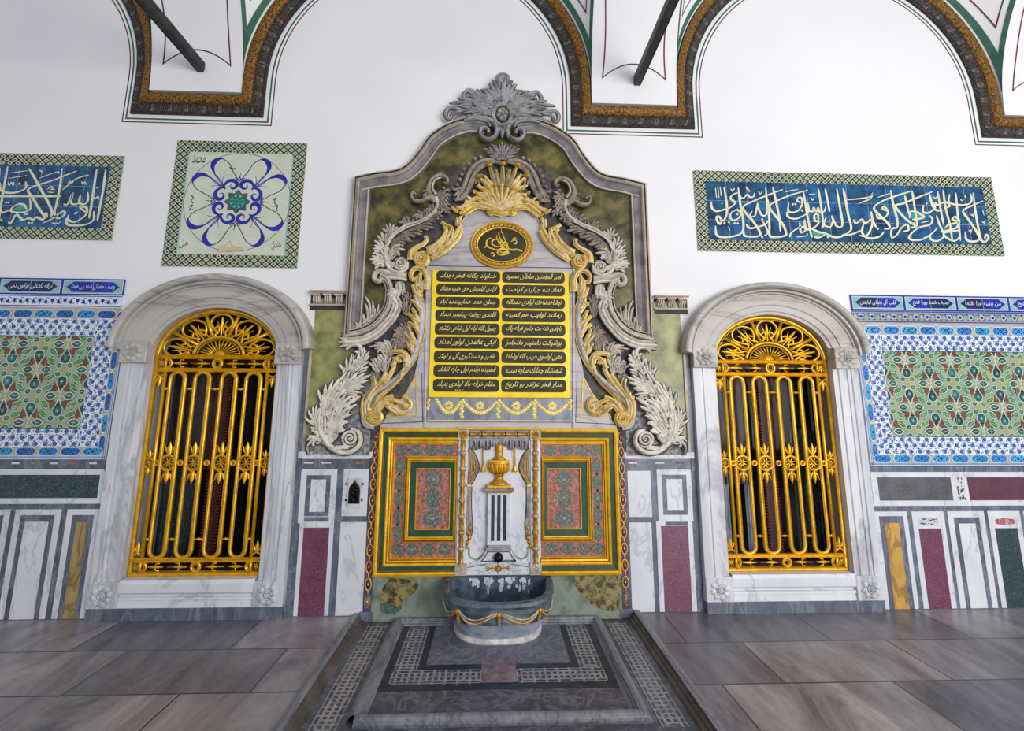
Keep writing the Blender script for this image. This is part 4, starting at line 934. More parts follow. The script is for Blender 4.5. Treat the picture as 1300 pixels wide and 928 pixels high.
# left frieze
th, R = cal_panel(-5.74, -3.089, 2.767, 3.489, 'long blue calligraphy tile frieze cut by the left edge, above the left tiled wall')
Ls = [(1, [(900, 240), (880, 400), (850, 560), (830, 670)]), (1, [(825, 235), (800, 400), (780, 540), (760, 650)]), (1, [(535, 230), (520, 360), (490, 520), (470, 600), (500, 650), (555, 620), (550, 590), (520, 600), (470, 640), (420, 670), (370, 690)]),
      (1, [(255, 230), (310, 320), (370, 430), (430, 540), (450, 600), (440, 640)]), (1, [(660, 250), (560, 290), (430, 340), (330, 370), (250, 410), (290, 480), (350, 580), (400, 640), (410, 600)]), (1, [(750, 430), (750, 500), (725, 530), (680, 520), (690, 450)]), (.9, [(690, 500), (660, 530), (610, 520), (625, 440), (580, 530), (545, 530)]),
      (.8, [(760, 285), (650, 320), (540, 410)]), (1, [(800, 590), (800, 660), (740, 700), (650, 710), (580, 700), (570, 650)]), (1, [(735, 600), (690, 560), (700, 550), (740, 560), (740, 610), (700, 650), (640, 680), (585, 660), (590, 620)]), (1, [(-40, 465), (120, 465), (300, 465), (530, 465)]),
      (1, [(230, 340), (230, 395), (160, 430), (80, 435), (20, 410), (15, 350)]), (1, [(80, 215), (55, 350), (30, 500), (15, 600), (0, 690)]), (1, [(15, 230), (0, 350)]), (1, [(265, 480), (270, 570), (200, 600), (120, 595), (110, 570), (170, 530), (220, 540), (240, 575)]), (1, [(0, 540), (30, 600), (100, 580)]),
      (1, [(395, 600), (380, 660), (320, 640), (300, 660), (250, 650), (210, 665), (180, 640), (150, 620), (120, 670), (100, 695), (85, 680)]), (.6, [(100, 270), (245, 250)]), (.6, [(85, 315), (245, 290)]), (.6, [(340, 315), (490, 262), (510, 275)]), (.6, [(410, 410), (440, 385), (460, 395), (440, 405), (480, 408)]), (.5, [(415, 430), (470, 435)]),
      (.5, [(585, 360), (600, 340), (620, 355), (630, 340)]), (.5, [(700, 340), (712, 365), (726, 345), (742, 370)]), (.5, [(805, 470), (815, 490), (830, 470), (845, 490), (845, 465)]), (.5, [(85, 345), (95, 375), (112, 350), (128, 375), (132, 345)]), (.5, [(820, 400), (860, 385)]), (.5, [(450, 690), (510, 690), (525, 675)]), (.5, [(345, 245), (370, 260), (355, 270)])]
b = MB(T_INK); tL = T(0, 180, 6.629); strokes(b, tL, Ls, .0125, T_INK, .020)
tL2 = lambda pts: [(x-1.02, z) for x, z in tL(pts)]
strokes(b, tL2, [s for s in Ls if s[1][0][0] > 0 or len(s[1]) > 4], .0125, T_INK, .020)
for x, y in ((180, 360), (650, 610), (660, 605), (260, 690), (285, 690), (225, 615), (245, 615), (70, 520), (92, 518), (30, 665)):
    c = tL([(x, y)])[0]; b.poly([(c[0]-.011, c[1]), (c[0], c[1]-.011), (c[0]+.011, c[1]), (c[0], c[1]+.011)], .0165, T_INK)
b.poly(tL([(120, 575), (175, 538), (215, 545), (228, 570), (180, 588)]), .0123, T_EMER); b.poly(tL([(512, 610), (530, 595), (548, 610), (530, 630)]), .0123, T_EMER); b.build('lettering', th)

# round calligraphy panel
x0, x1, z0, z1 = -2.680, -1.628, 2.563, 3.642
th = thing('round_emblem_tile_panel', ((x0+x1)/2, 0, z0), 'square cream tile panel with round eight-lobed blue calligraphy, above the left window', 'tile panel')
b = MB(T_LATT); t = .100; b.bslab(x0, z0, x1, z1, .002, .0100, T_LATT); lattice(b, x0, z0, x1, z1, t); b.build('lattice_border', th)
b = MB(T_CREAM, T_PALE); b.bslab(x0+t, z0+t, x1-t, z1-t, .002, .0110, T_PALE)
r = random.Random(2); n = 5; w = (x1-x0-2*t)/n
for i in range(n):
    for j in range(n): b.rectf(x0+t+i*w+.001, z0+t+j*w+.001, x0+t+(i+1)*w-.001, z0+t+(j+1)*w-.001, .0114, T_CREAM)
b.rectf(x0+t, z1-t-.012, x1-t, z1-t, .0116, T_PALE); b.rectf(x0+t, z0+t, x0+t+.010, z1-t, .0116, T_MINT); b.rectf(x1-t-.010, z0+t, x1-t, z1-t, .0116, T_MINT)
b.build('cream_field', th)
cx, cz = (x0+x1)/2+.008, (z0+z1)/2+.012; R = .412
b = MB(T_BROWN); b.line(arc(cx, cz, R+.012, R+.012, 0, 360, 60)[:-1], .005, .0118, T_BROWN, True); b.build('circle_line', th)
b = MB(T_COB, T_NAVY)
for q in range(4):
    a0 = q*90
    def P(pts): return [(cx+R*(x*cos(radians(a0))-z*sin(radians(a0))), cz+R*(x*sin(radians(a0))+z*cos(radians(a0)))) for x, z in pts]
    for s in (-1, 1):
        M2 = lambda pts: P([(s*x*(1.09 if z > .48 else 1), z*(1.09 if z > .48 else 1)) for x, z in pts])
        b.line(cat(M2([(.0, .42), (.12, .56), (.22, .74), (.34, .83)]), 5), .007, .0119, T_NAVY)
        b.line(cat(M2([(.33, .83), (.42, .82), (.49, .75), (.505, .65), (.44, .50), (.34, .36), (.26, .26)]), 5), lambda t: .007+.034*max(0, sin(pi*min(1, t*1.5)))**1.1, .0120+.0001*q+.00005*s, T_COB)
        b.line(cat(M2([(.47, .54), (.38, .45), (.28, .30)]), 4), .007, .0119, T_COB)
        b.line(cat(M2([(.27, .24), (.28, .34), (.22, .42), (.13, .44), (.05, .39), (.05, .31), (.12, .27), (.17, .31), (.15, .36)]), 5), lambda t: .006+.026*sin(pi*min(1, t*1.15)), .0121+.0001*q+.00005*s, T_COB)
        b.line(cat(M2([(.28, .50), (.33, .43), (.31, .36), (.27, .30)]), 4), .004, .0119, T_NAVY)
    b.line(cat(P([(-.10, .50), (-.03, .45), (0, .52), (.03, .45), (.10, .50)]), 4), .007, .0119, T_NAVY); b.line(P([(0, .52), (.01, .60)]), .005, .0119, T_NAVY)
for px, py, pts in ((0, 0, [(225, 405), (240, 420), (225, 440), (240, 460)]), (0, 0, [(210, 480), (235, 470), (215, 500), (240, 498)]), (0, 0, [(760, 440), (775, 425), (770, 455), (785, 470)]), (0, 0, [(765, 480), (790, 470), (780, 505), (795, 500)]), (0, 0, [(475, 222), (490, 232), (520, 230)])):
    b.line(cat(T(200, 170, 5.155)(pts), 4), .008, .0119, T_DKLINE)
b.build('blue_calligraphy', th)
b = MB(T_TEAL); st = []
for i in range(32):
    a = 2*pi*i/32; rr = R*(.235 if i % 4 == 0 else (.165 if i % 4 == 2 else .195)); st.append((cx+rr*cos(a), cz-.002+rr*sin(a)))
b.poly([(cx+(x-cx)*1.12, cz+(z-cz)*1.12) for x, z in st], .0118, T_BROWN); b.poly(st, .0121, T_TEAL)
for k in range(8):
    a = pi/4*k; b.line(cat([(cx+.012*cos(a), cz+.012*sin(a)), (cx+.04*cos(a+.35), cz+.04*sin(a+.35)), (cx+.062*cos(a), cz+.062*sin(a))], 3), .008, .0123, T_EMER)
    b.ell(cx+.05*cos(a+.39), cz+.05*sin(a+.39), .008, .008, .0124, T_MINT, 6)
b.build('star_medallion', th)
b = MB(T_DKLINE)
def inpx(s, u0, v0, u1, v1, rot=0.0): 
    p = T(200, 170, 5.155)([(u0, v1), (u1, v0)]); letter(b, s, p[0][0], p[0][1], p[1][0], p[1][1], .0119, T_DKLINE, 0, .004, rot)
inpx('محمد', 232, 145, 322, 195); inpx('علی', 140, 700, 210, 748, .25); inpx('عثمان', 745, 700, 815, 762, .25); inpx('احمد', 480, 215, 520, 240)
b.build('corner_lettering', th)
b = MB(T_BROWN); 
b.line(T(200, 170, 5.155)([(395, 770), (410, 745), (440, 740), (470, 720), (480, 700), (490, 735), (530, 750), (555, 748), (550, 770), (480, 775), (400, 775)]), .006, .0119, T_ORNG, True)
b.poly(T(200, 170, 5.155)([(400, 772), (412, 750), (470, 738), (540, 752), (548, 770)]), .01185, T_LATT); b.line(T(200, 170, 5.155)([(420, 765), (530, 762)]), .008, .0120, T_ORNG); b.build('building_drawing', th)

# big floral panels either side
def leaf2(b, cx, cz, l, w, a, d, m):
    pts = []
    for s in (1, -1):
        R_ = range(7) if s > 0 else range(5, 0, -1)
        for i in R_:
            t = i/6; u = (t-.5)*l; v = s*w/2*sin(pi*t)**.8+.12*w*sin(pi*t*2)
            pts.append((cx+u*cos(a)-v*sin(a), cz+u*sin(a)+v*cos(a)))
    b.poly(pts, d, m)
def floral(b, x0, z0, x1, z1, c, d, ox=0.0, oz=0.0):
    b.rectf(x0, z0, x1, z1, d, T_GROUND); b.rect = (x0, z0, x1, z1); r = random.Random(6)
    i0, j0 = int((x0-ox)/c)-3, int((z0-oz)/c)-3; e = .0003
    for i in range(i0, int((x1-ox)/c)+3):
        for j in range(j0, int((z1-oz)/c)+3):
            if (i+j) % 2: continue
            X0, Z0 = ox+i*c, oz+j*c
            if X0+1.2*c < x0 or X0-1.2*c > x1 or Z0+1.2*c < z0 or Z0-1.2*c > z1: continue
            def p(x, z): return (X0+x*c, Z0+z*c)
            def el(x, z, rx, rz, m, n=10, k=1): q = p(x, z); b.ell(q[0], q[1], rx*c, rz*c, d+e*k, m, n)
            for sx in (-1, 1):
                for sz in (-1, 1):
                    # red-brown three-pointed shapes round the pale crossing
                    b.poly([p(sx*(1-.05), sz*.26), p(sx*(1-.22), sz*.15), p(sx*(1-.54), sz*.12), p(sx*(1-.33), sz*.27), p(sx*(1-.28), sz*.56), p(sx*(1-.16), sz*.36)], d+e, T_BROWN)
                    for ux, uz, an, l, w in ((.50, .31, 36, .44, .17),):
                        q = p(sx*ux, sz*uz); a_ = radians(an)*sx*sz; g = T_GREEN if (i+sz) % 3 else T_TEALG
                        leaf2(b, *q, l*c*1.16, w*c*1.62, a_, d+e, T_DKLINE); leaf2(b, *q, l*c*1.10, w*c*1.46, a_, d+e*2, T_PALE); leaf2(b, *q, l*c*.94, w*c*1.04, a_, d+e*3, T_DKLINE); leaf2(b, *q, l*c*.88, w*c*.88, a_, d+e*4, g)
                        b.line([(q[0]-l*c*.3*cos(a_), q[1]-l*c*.3*sin(a_)), (q[0]+l*c*.3*cos(a_), q[1]+l*c*.3*sin(a_))], .0022, d+e*5, T_PALE)
                    el(sx*.20, sz*.165, .125, .115, T_PALE, 9, 2); el(sx*.20, sz*.165, .100, .090, T_DKLINE, 8, 3); el(sx*.20, sz*.165, .078, .07, T_GREEN if sx > 0 else T_TEAL, 8, 4); el(sx*.20, sz*.165, .022, .02, T_PALE, 5, 5)
                    (el(.5, sz*.5, .06, .055, T_PALE, 7, 5), el(.5, sz*.5, .042, .038, T_TEAL, 7, 6)) if sx > 0 else None; el(sx*.30, sz*.64, .035, .035, T_DKLINE, 6, 2)
            for s in (-1, 1):
                el(0, s*.45, .225, .26, T_DKLINE, 14, 1); el(0, s*.45, .212, .245, T_PALE, 14, 2); el(0, s*.45, .175, .205, T_DKLINE, 14, 3); m = T_DTEAL if (i+j) % 4 else T_TEAL; el(0, s*.45, .158, .188, m, 12, 4)
                for k in range(6):
                    a_ = k*pi/3; q = p(.07*cos(a_), s*.45+.09*sin(a_)); b.line([p(0, s*.45), q], .0035, d+e*5, T_MINT)
                el(0, s*.45, .025, .03, T_CREAM, 6, 6)
                b.poly([p(-.125, s*.66), p(-.06, s*.84), p(0, s*.92), p(.06, s*.84), p(.125, s*.66), p(0, s*.60)], d+e*2, T_PALE); b.poly([p(-.07, s*.69), p(0, s*.84), p(.07, s*.69), p(0, s*.65)], d+e*3, T_DKLINE); b.poly([p(-.045, s*.70), p(0, s*.81), p(.045, s*.70), p(0, s*.67)], d+e*4, T_TEAL)
                # onion buds on the level axis
                def ob(k_, m_, kk): b.poly([p(s*(.66-.20*k_), 0), p(s*(.66-.08*k_), .12*k_), p(s*(.66+.06*k_), .13*k_), p(s*(.66+.22*k_), 0), p(s*(.66+.06*k_), -.13*k_), p(s*(.66-.08*k_), -.12*k_)], d+e*kk, m_)
                ob(1.32, T_DKLINE, 1); ob(1.22, T_PALE, 2); ob(.90, T_DKLINE, 3); ob(.78, T_TEAL, 4); b.line([p(s*.58, 0), p(s*.74, 0)], .0035, d+e*5, T_PALE)
            for a_ in (0, 90, 180, 270):
                q1, q2 = p(.03*cos(radians(a_)), .03*sin(radians(a_))), p(.12*cos(radians(a_)), .12*sin(radians(a_))); b.line([q1, q2], .0085, d+e*4, T_ORNG)
            el(1, 0, .055, .05, T_CREAM, 8, 4); el(1, 0, .025, .022, T_ORNG, 6, 5)
    b.rect = None
def vine(b, rects, pitch, d, cm, big=.0158):
    """white ground crowded with blue blossoms in pale rings and dark curls"""
    r = random.Random(4); e = .0004
    for x0, z0, x1, z1 in rects:
        b.rectf(x0, z0, x1, z1, d, T_WHITE); b.rect = (x0+.003, z0+.003, x1-.003, z1-.003)
        ni = int((x1-x0)/pitch)+2; nj = max(1, round((z1-z0)/(pitch*.62)))
        hz = (z1-z0)/nj
        for i in range(ni):
            for j in range(nj):
                cx = x0+(i+(.5 if j % 2 else 0))*pitch; cz = z0+(j+.5)*hz
                if cx > x1+.02: continue
                b.ell(cx, cz, big, big, d+e, T_NAVY, 8); b.ell(cx, cz, big*.72, big*.72, d+e+.0002, cm, 8)
                a0 = r.uniform(0, 6)
                b.line(arc(cx, cz, pitch*.31, pitch*.31, a0*57, a0*57+190, 5), .0038, d+e, T_COB if cm is T_BLUE else T_DKLINE)
                for k in range(4):
                    a = a0+k*1.6+.6; q = (cx+pitch*.44*cos(a), cz+pitch*.36*sin(a))
                    b.poly([(q[0]+.008*cos(a+1.1), q[1]+.008*sin(a+1.1)), (q[0]+.0045*cos(a-.9), q[1]+.0045*sin(a-.9)), (q[0]-.008*cos(a+1.1), q[1]-.008*sin(a+1.1)), (q[0]-.0045*cos(a-.9), q[1]-.0045*sin(a-.9))], d+e, (T_NAVY, T_COB, T_TEAL, T_NAVY)[k])
        b.rect = None
def cart(b, x0, z0, x1, z1, horiz, n, d, mats):
    b.rectf(x0, z0, x1, z1, d, T_MINT if False else T_ORNG); b.rect = (x0, z0, x1, z1)
    L = (x1-x0 if horiz else z1-z0)/n; hw = (z1-z0 if horiz else x1-x0)/2*.86
    # pale field behind, orange knots between
    for i in range(-1, n+1):
        m = mats[i % len(mats)]
        def p(u, v): return (x0+(i+.5)*L+u, (z0+z1)/2+v) if horiz else ((x0+x1)/2+v, z0+(i+.5)*L+u)
        b.poly([p(-L*.5, hw*1.2), p(-L*.40, hw*1.2), p(-L*.45, 0), p(-L*.40, -hw*1.2), p(-L*.5, -hw*1.2)], d+.0002, T_MINT)
        out = [p(-L*.44, 0), p(-L*.38, hw*.72), p(-L*.26, hw), p(L*.26, hw), p(L*.38, hw*.72), p(L*.44, 0), p(L*.38, -hw*.72), p(L*.26, -hw), p(-L*.26, -hw), p(-L*.38, -hw*.72)]
        b.poly([((x-p(0, 0)[0])*1.06+p(0, 0)[0], (z-p(0, 0)[1])*1.12+p(0, 0)[1]) for x, z in out], d+.0003, T_WHITE); b.poly(out, d+.0005, m)
        c = p(0, 0); b.ell(c[0], c[1], hw*.46, hw*.46, d+.0007, T_NAVY, 10); b.ell(c[0], c[1], hw*.2, hw*.2, d+.0009, T_TURQ, 6)
        for s in (-1, 1):
            for u, v in ((.16, .45), (.26, -.3), (.13, -.6), (.33, .25)):
                q = p(s*u*L, v*hw*s); b.ell(q[0], q[1], hw*.22 if horiz else hw*.22, hw*.22, d+.0007, T_NAVY, 6)
    b.rect = None
VER = ['وصف حاصلی شهد بی همتا', 'ترقه نادعلی توکون نجی', 'طبع آل رسول', 'قلب آل رضای لبابنتی', 'صیف شده رویا فتح', 'من یشبه جرا نقلها', 'طبع ابو الفتح']
def floral_panel(nm, side, label, zs, xo, xi_, xf, ball, cellc, cm, cmats, verses, bandx, vine2):
    """zs: heights from the top down: verse band top/bottom, vine bottom, cartouche top/bottom, field top/bottom, border bottom, cartouche bottom, edge"""
    zA, zB, zC, zD, zE, zF, zG, zH, zI, zJ = zs; s = side; far = s*XW
    th = thing(nm, (s*4.4, 0, zJ), label, 'tile panel')
    def R2(a, c): return (min(a, c), max(a, c))
    X0, X1 = R2(xo, far); b = MB(T_BLUEW); b.bslab(X0, zJ, X1, zD+.008, .002, .0095, T_BLUEW)
    for z in (zJ+.008, zJ+.016): b.rectf(X0, z, X1, z+.0035, .0099, T_NAVY)
    for k in (.012, .022): b.rectf(xo-s*-k-.0015, zJ, xo-s*-k+.0015, zD, .0099, T_NAVY)
    b.build('edge_strip', th)
    cwv = abs(xi_-xo)-.035
    a, c = R2(xo+s*.022, xi_); b = MB(T_ORNG); nv = round((zD-zI)/.155)
    cart(b, a, zI, c, zD, False, nv, .0102, cmats); aa, cc = R2(xi_, far); nh = round(abs(far-xi_)/.155)
    cart(b, aa, zE, cc, zD, True, nh, .0104, cmats[::-1]); cart(b, min(xo+s*.022, far), zI, max(xo+s*.022, far), zH, True, nh, .0106, cmats); b.build('cartouche_border', th)
    b = MB(T_WHITE); rs = []
    a, c = R2(xi_, xf); rs.append((a, zH, c, zE)); a, c = R2(xf, far); rs += [(a, zF, c, zE), (a, zH, c, zG)]
    vine(b, rs, .068, .0110, cm); b.build('blossom_border', th)
    b = MB(T_PALE); a, c = R2(xf, far)
    floral(b, a, zG, c, zF, cellc, .0112, xf+s*cellc*.95, zG+cellc*.2); grout(b, a, zG, c, zF, .27, .0142, T_PALE, .002)
    for q in ((a, zG-.003, c, zG+.002), (a, zF-.002, c, zF+.003)): b.rectf(*q, .0140, T_TEAL)
    b.build('floral_field', th)
    # verse band
    a, c = R2(bandx, far); b = MB(T_NAVY if vine2 else T_COB); b.bslab(a, zB, c, zA, .002, .0100, T_COB)
    L = .452 if s > 0 else .470; n = int(abs(far-bandx)/L)+1; h = zA-zB
    for i in range(n):
        u0, u1 = R2(bandx+s*i*L, bandx+s*(i+1)*L); u0, u1 = max(u0, -XW), min(u1, XW); u0 += .012; u1 -= .008
        b.rectf(u0, zB+.012, u1, zA-.012, .0104, T_WHITE); b.rectf(u0+.004, zB+.016, u1-.004, zA-.016, .0108, T_MINT)
        zc = (zA+zB)/2; o = .03
        m1, m2 = (T_COB, T_NAVY) if (i+(s > 0)) % 2 == 0 else (T_NAVY, T_COB)
        hx = [(u0+.022, zc), (u0+.05, zc+h*.15), (u0+.075, zA-.024), (u1-.075, zA-.024), (u1-.05, zc+h*.15), (u1-.022, zc), (u1-.05, zc-h*.15), (u1-.075, zB+.024), (u0+.075, zB+.024), (u0+.05, zc-h*.15)]
        b.poly(hx, .0112, m1); b.rect = ((u0+u1)/2, zB, u1, zA); b.poly(hx, .0114, m2 if s > 0 else m1); b.rect = None
        b.rectf((u0+u1)/2-.0015, zB, (u0+u1)/2+.0015, zA, .0116, GROUT)
        u = u0+.065; v = verses[i % len(verses)]; letter(b, v, u, zc-h*.17, u1-.06, zc+h*.20, .0120, T_WHITE, .15, .006)
    b.build('verse_band', th)
    b = MB(T_WHITE); zt_, zb_ = zB, zC
    b.bslab(a, zb_, c, zt_, .002, .0098, T_WHITE if not vine2 else T_GREYV)
    for q in (zt_-.012, zb_+.006): b.rectf(a, q, c, q+.007, .0102, T_COB)
    zc = (zt_+zb_)/2; b.rect = (a, zb_+.014, c, zt_-.014); n = int(abs(c-a)/.047); A2 = (zt_-zb_)*.22
    b.line([(a+i*.0118, zc+A2*sin(i*pi/4)) for i in range(n*4)], .004, .0102, T_COB if not vine2 else T_DKLINE)
    for i in range(n):
        X_ = a+(i+.5)*.047; q = 1 if i % 2 else -1
        if vine2:
            b.ell(X_, zc, .021 if q > 0 else .012, .021 if q > 0 else .012, .0106, T_PALE if q > 0 else T_CREAM, 9); b.ell(X_, zc, .014 if q > 0 else .008, .014 if q > 0 else .008, .0109, T_COB if q > 0 else T_GREEN if i % 3 else T_ORNG, 8)
            b.ell(X_+.02, zc+.024, .008, .006, .0106, T_COB, 6); b.ell(X_+.02, zc-.024, .008, .006, .0106, T_DKLINE, 6)
        else:
            b.poly([(X_-.016, zc-q*.012), (X_, zc+q*.016), (X_+.016, zc-q*.008), (X_+.006, zc-q*.020), (X_-.008, zc-q*.020)], .0106, T_COB)
            b.line(arc(X_+.012, zc+q*.016, .011, .011, 0, 230, 5), .004, .0106, T_NAVY)
    b.rect = None; b.build('vine_band', th)
    b = MB(MARB_W); b.bslab(a, zD+.006, c, zC, .002, .012, STONE_BG, .001); b.build('pale_fillet', th)
zq = lambda x, ys: [W(x, y)[1] for y in ys]
floral_panel('floral_tile_panel', -1, 'large green and blue floral tile panel left of the left window', zq(80, [353.9, 374.7, 390.3, 393.4, 404.6, 427, 543.3, 567.5, 578, 583]),
             W(137.5, 570)[0], W(127, 560)[0], W(105, 535)[0], None, .196, T_BLUE, [T_AZD, T_TURQ, T_AZD, T_AZ], VER[:3], W(160.0, 356)[0], False)
floral_panel('floral_tile_panel', 1, 'large green and blue floral tile panel right of the right window', zq(1200, [376, 395.5, 411, 414.6, 426, 446.5, 554, 577, 587, 591]),
             W(1102, 570)[0], W(1112, 560)[0], W(1131, 545)[0], None, .19, T_BLUE, [T_AZ, T_TURQ, T_AZ, T_AZL], VER[3:], W(1078, 374)[0], True)
# ------------------------------------------------------------ carved fountain surround
sur = thing('fountain_surround', (0, 0, 1.30), 'tall carved and gilded marble surround with acanthus scrolls and crest, around the gold inscription', 'surround')
ta, tb, tc, td = T(510, 90, 5), T(430, 220, 6.186), T(390, 370, 6.186), T(390, 470, 6.186)
def wid(t, k=.35): return (min(1, t/k)**.6)*(1 if t < .5 else max(.18, 1-(t-.5)*1.5))
def petal(b, p, d, l, w, m, base, h, under, bend=0.0, lift=.02):
    """one finger of a leaf: starts at p, heads along d, bends by `bend` radians"""
    a = atan2(d[1], d[0]); pts = [p]; x, z = p
    for i in range(4): x += cos(a)*l/4; z += sin(a)*l/4; a += bend/4; pts.append((x, z))
    b.rib(pts, lambda t: w*(.55+.9*t if t < .5 else 1.0-(t-.5)*1.5), base, h, m, lift, under, True, 5)
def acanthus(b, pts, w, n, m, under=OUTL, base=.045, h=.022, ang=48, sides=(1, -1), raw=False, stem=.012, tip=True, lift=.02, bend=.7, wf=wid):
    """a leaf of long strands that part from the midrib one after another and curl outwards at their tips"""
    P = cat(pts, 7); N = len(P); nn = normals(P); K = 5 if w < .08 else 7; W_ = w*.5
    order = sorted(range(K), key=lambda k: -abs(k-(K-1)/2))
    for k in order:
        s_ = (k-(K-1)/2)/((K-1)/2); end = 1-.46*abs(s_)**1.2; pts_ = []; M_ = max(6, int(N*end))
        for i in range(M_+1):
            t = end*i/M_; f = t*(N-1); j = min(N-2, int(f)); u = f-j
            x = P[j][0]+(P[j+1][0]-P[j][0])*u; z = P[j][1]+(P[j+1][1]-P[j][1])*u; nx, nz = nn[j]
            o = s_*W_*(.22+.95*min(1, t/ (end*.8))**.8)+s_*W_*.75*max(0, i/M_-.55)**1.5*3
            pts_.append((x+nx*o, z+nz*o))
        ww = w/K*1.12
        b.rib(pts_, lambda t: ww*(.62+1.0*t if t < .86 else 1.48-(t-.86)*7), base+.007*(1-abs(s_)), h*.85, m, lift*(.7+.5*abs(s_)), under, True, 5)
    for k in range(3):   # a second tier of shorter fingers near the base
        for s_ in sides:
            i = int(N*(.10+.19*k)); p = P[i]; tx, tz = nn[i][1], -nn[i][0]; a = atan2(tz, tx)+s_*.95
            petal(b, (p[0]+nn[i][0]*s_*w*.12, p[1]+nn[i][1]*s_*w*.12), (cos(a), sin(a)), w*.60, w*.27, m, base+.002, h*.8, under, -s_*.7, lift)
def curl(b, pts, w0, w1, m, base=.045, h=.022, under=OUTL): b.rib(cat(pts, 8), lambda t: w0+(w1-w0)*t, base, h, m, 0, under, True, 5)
def volute(b, c, r, turns, m, base=.045, h=.022, d=1, a0=0, w=None, under=OUTL, line=None):
    w = w or r*.62
    b.dome(c[0], c[1], r*1.02, r*1.02, base-.012, .014, m, 18, 3)
    p = spiral(c[0], c[1], r*.80, r*.10, a0, turns, d); b.rib(p, lambda t: w*(.60-.35*t), base, h, m, .012, under, False, 5)
    b.dome(c[0], c[1], r*.16, r*.16, base, h+.012, m, 10, 3)
    if line: b.tube2(spiral(c[0], c[1], r*.98, r*.14, a0, turns, d), .0035, base+h*.9, line, 5)

# backgrounds
fr = ta([(0, 635), (100, 540), (170, 440), (250, 380), (340, 338), (440, 316), (520, 326)])
outer = [W(437.7, 426.6), W(441, 400), W(449.4, 228)]+[W(478.5, 223)]+fr[0:]
zc0, x0c = outer[0][1], outer[1][0]; xf = -1.212
outer = [(xf, outer[0][1]), (xf, W(449.4, 228)[1])]+cat([(xf, W(449.4, 228)[1]), W(478.5, 222.5), *fr, (-.105, fr[-1][1]-.02)], 5)[1:]
b = MB(VERDE); inn = [(min(x+.06, 0), z-.05) for x, z in outer if z > zc0+.01]
shp = [(-1.15, zc0+.06)]+inn+[(0, inn[-1][1])]; full = shp+[(-x, z) for x, z in shp[::-1][1:]]
b.slab(full, .002, .014, VERDE); b.build('green_field', sur)
b = MB(VERDE_L, MARB_T, STONE_BG)
b.bslab(-1.455, 1.135, -.90, zc0+.30, .002, .010, VERDE_L); b.build('side_field', sur); b.flipped().build('side_field', sur)
for s in (-1, 1):
    b = MB(STONE_BG); a, c = sorted((s*1.478, s*1.455)); b.bslab(a, 1.10, c, 1.935, .002, .022, STONE_BG, .003); a, c = sorted((s*1.50, s*.955)); b.bslab(a, 1.092, c, 1.14, .002, .024, MARB_W, .003)
    b.build('edge_strip', sur)

# outer moulded frame, ends in a scroll under the crest
prof = [(0, .002), (0, .060), (-.010, .075), (-.018, .075), (-.024, .060), (-.034, .064), (-.044, .072), (-.052, .060), (-.060, .050), (-.075, .042), (-.105, .040), (-.118, .048), (-.130, .046), (-.134, .014)]
ms = [STONE_BG]*3+[OUTL]+[STONE_BG]*3+[STONE_G]*4+[STONE_BG, STONE_G]
b = MB(); b.sweep(outer, prof, ms)
b.build('left_frame', sur); b.flipped().build('right_frame', sur)
# lower C-shaped return of the frame
for sgn, nm in ((0, 'left'), (1, 'right')):
    b = MB(); cpath = cat([(xf, zc0)]+tc([(330, 340), (430, 320), (520, 280), (600, 200), (645, 110), (655, 30)])+tb([(405, 900), (380, 850), (335, 825)]), 5)
    b.sweep(cpath, [(.030, .014), (.030, .060), (.018, .072), (.010, .060), (.002, .060), (-.010, .078), (-.022, .078), (-.030, .06), (-.030, .01)], [STONE_BG, STONE_BG, OUTL, STONE_L, STONE_L, STONE_L, STONE_BG, STONE_G], False, True)
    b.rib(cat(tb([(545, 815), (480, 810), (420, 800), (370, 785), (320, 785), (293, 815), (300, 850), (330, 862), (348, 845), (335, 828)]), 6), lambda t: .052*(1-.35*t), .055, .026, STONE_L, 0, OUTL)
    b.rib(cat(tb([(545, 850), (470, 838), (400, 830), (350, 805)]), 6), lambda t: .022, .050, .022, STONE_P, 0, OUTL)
    if sgn: b = b.flipped()
    b.build('c_scroll', sur)

# dark and grey ground behind the scrollwork
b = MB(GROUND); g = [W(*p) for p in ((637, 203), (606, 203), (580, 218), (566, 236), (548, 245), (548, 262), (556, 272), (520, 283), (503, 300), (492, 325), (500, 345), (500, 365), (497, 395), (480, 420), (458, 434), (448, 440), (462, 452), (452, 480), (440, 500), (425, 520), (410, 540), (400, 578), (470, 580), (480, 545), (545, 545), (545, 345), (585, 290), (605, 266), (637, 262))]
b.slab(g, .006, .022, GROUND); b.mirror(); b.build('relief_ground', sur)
b = MB(GROUND_L); g = [W(*p) for p in ((398, 576), (404, 560), (430, 560), (440, 530), (455, 490), (475, 470), (487, 455), (480, 500), (472, 530), (470, 578))]; b.slab(g, .006, .026, GROUND_L); b.build('lower_relief_ground', sur); b.flipped().build('lower_relief_ground', sur)

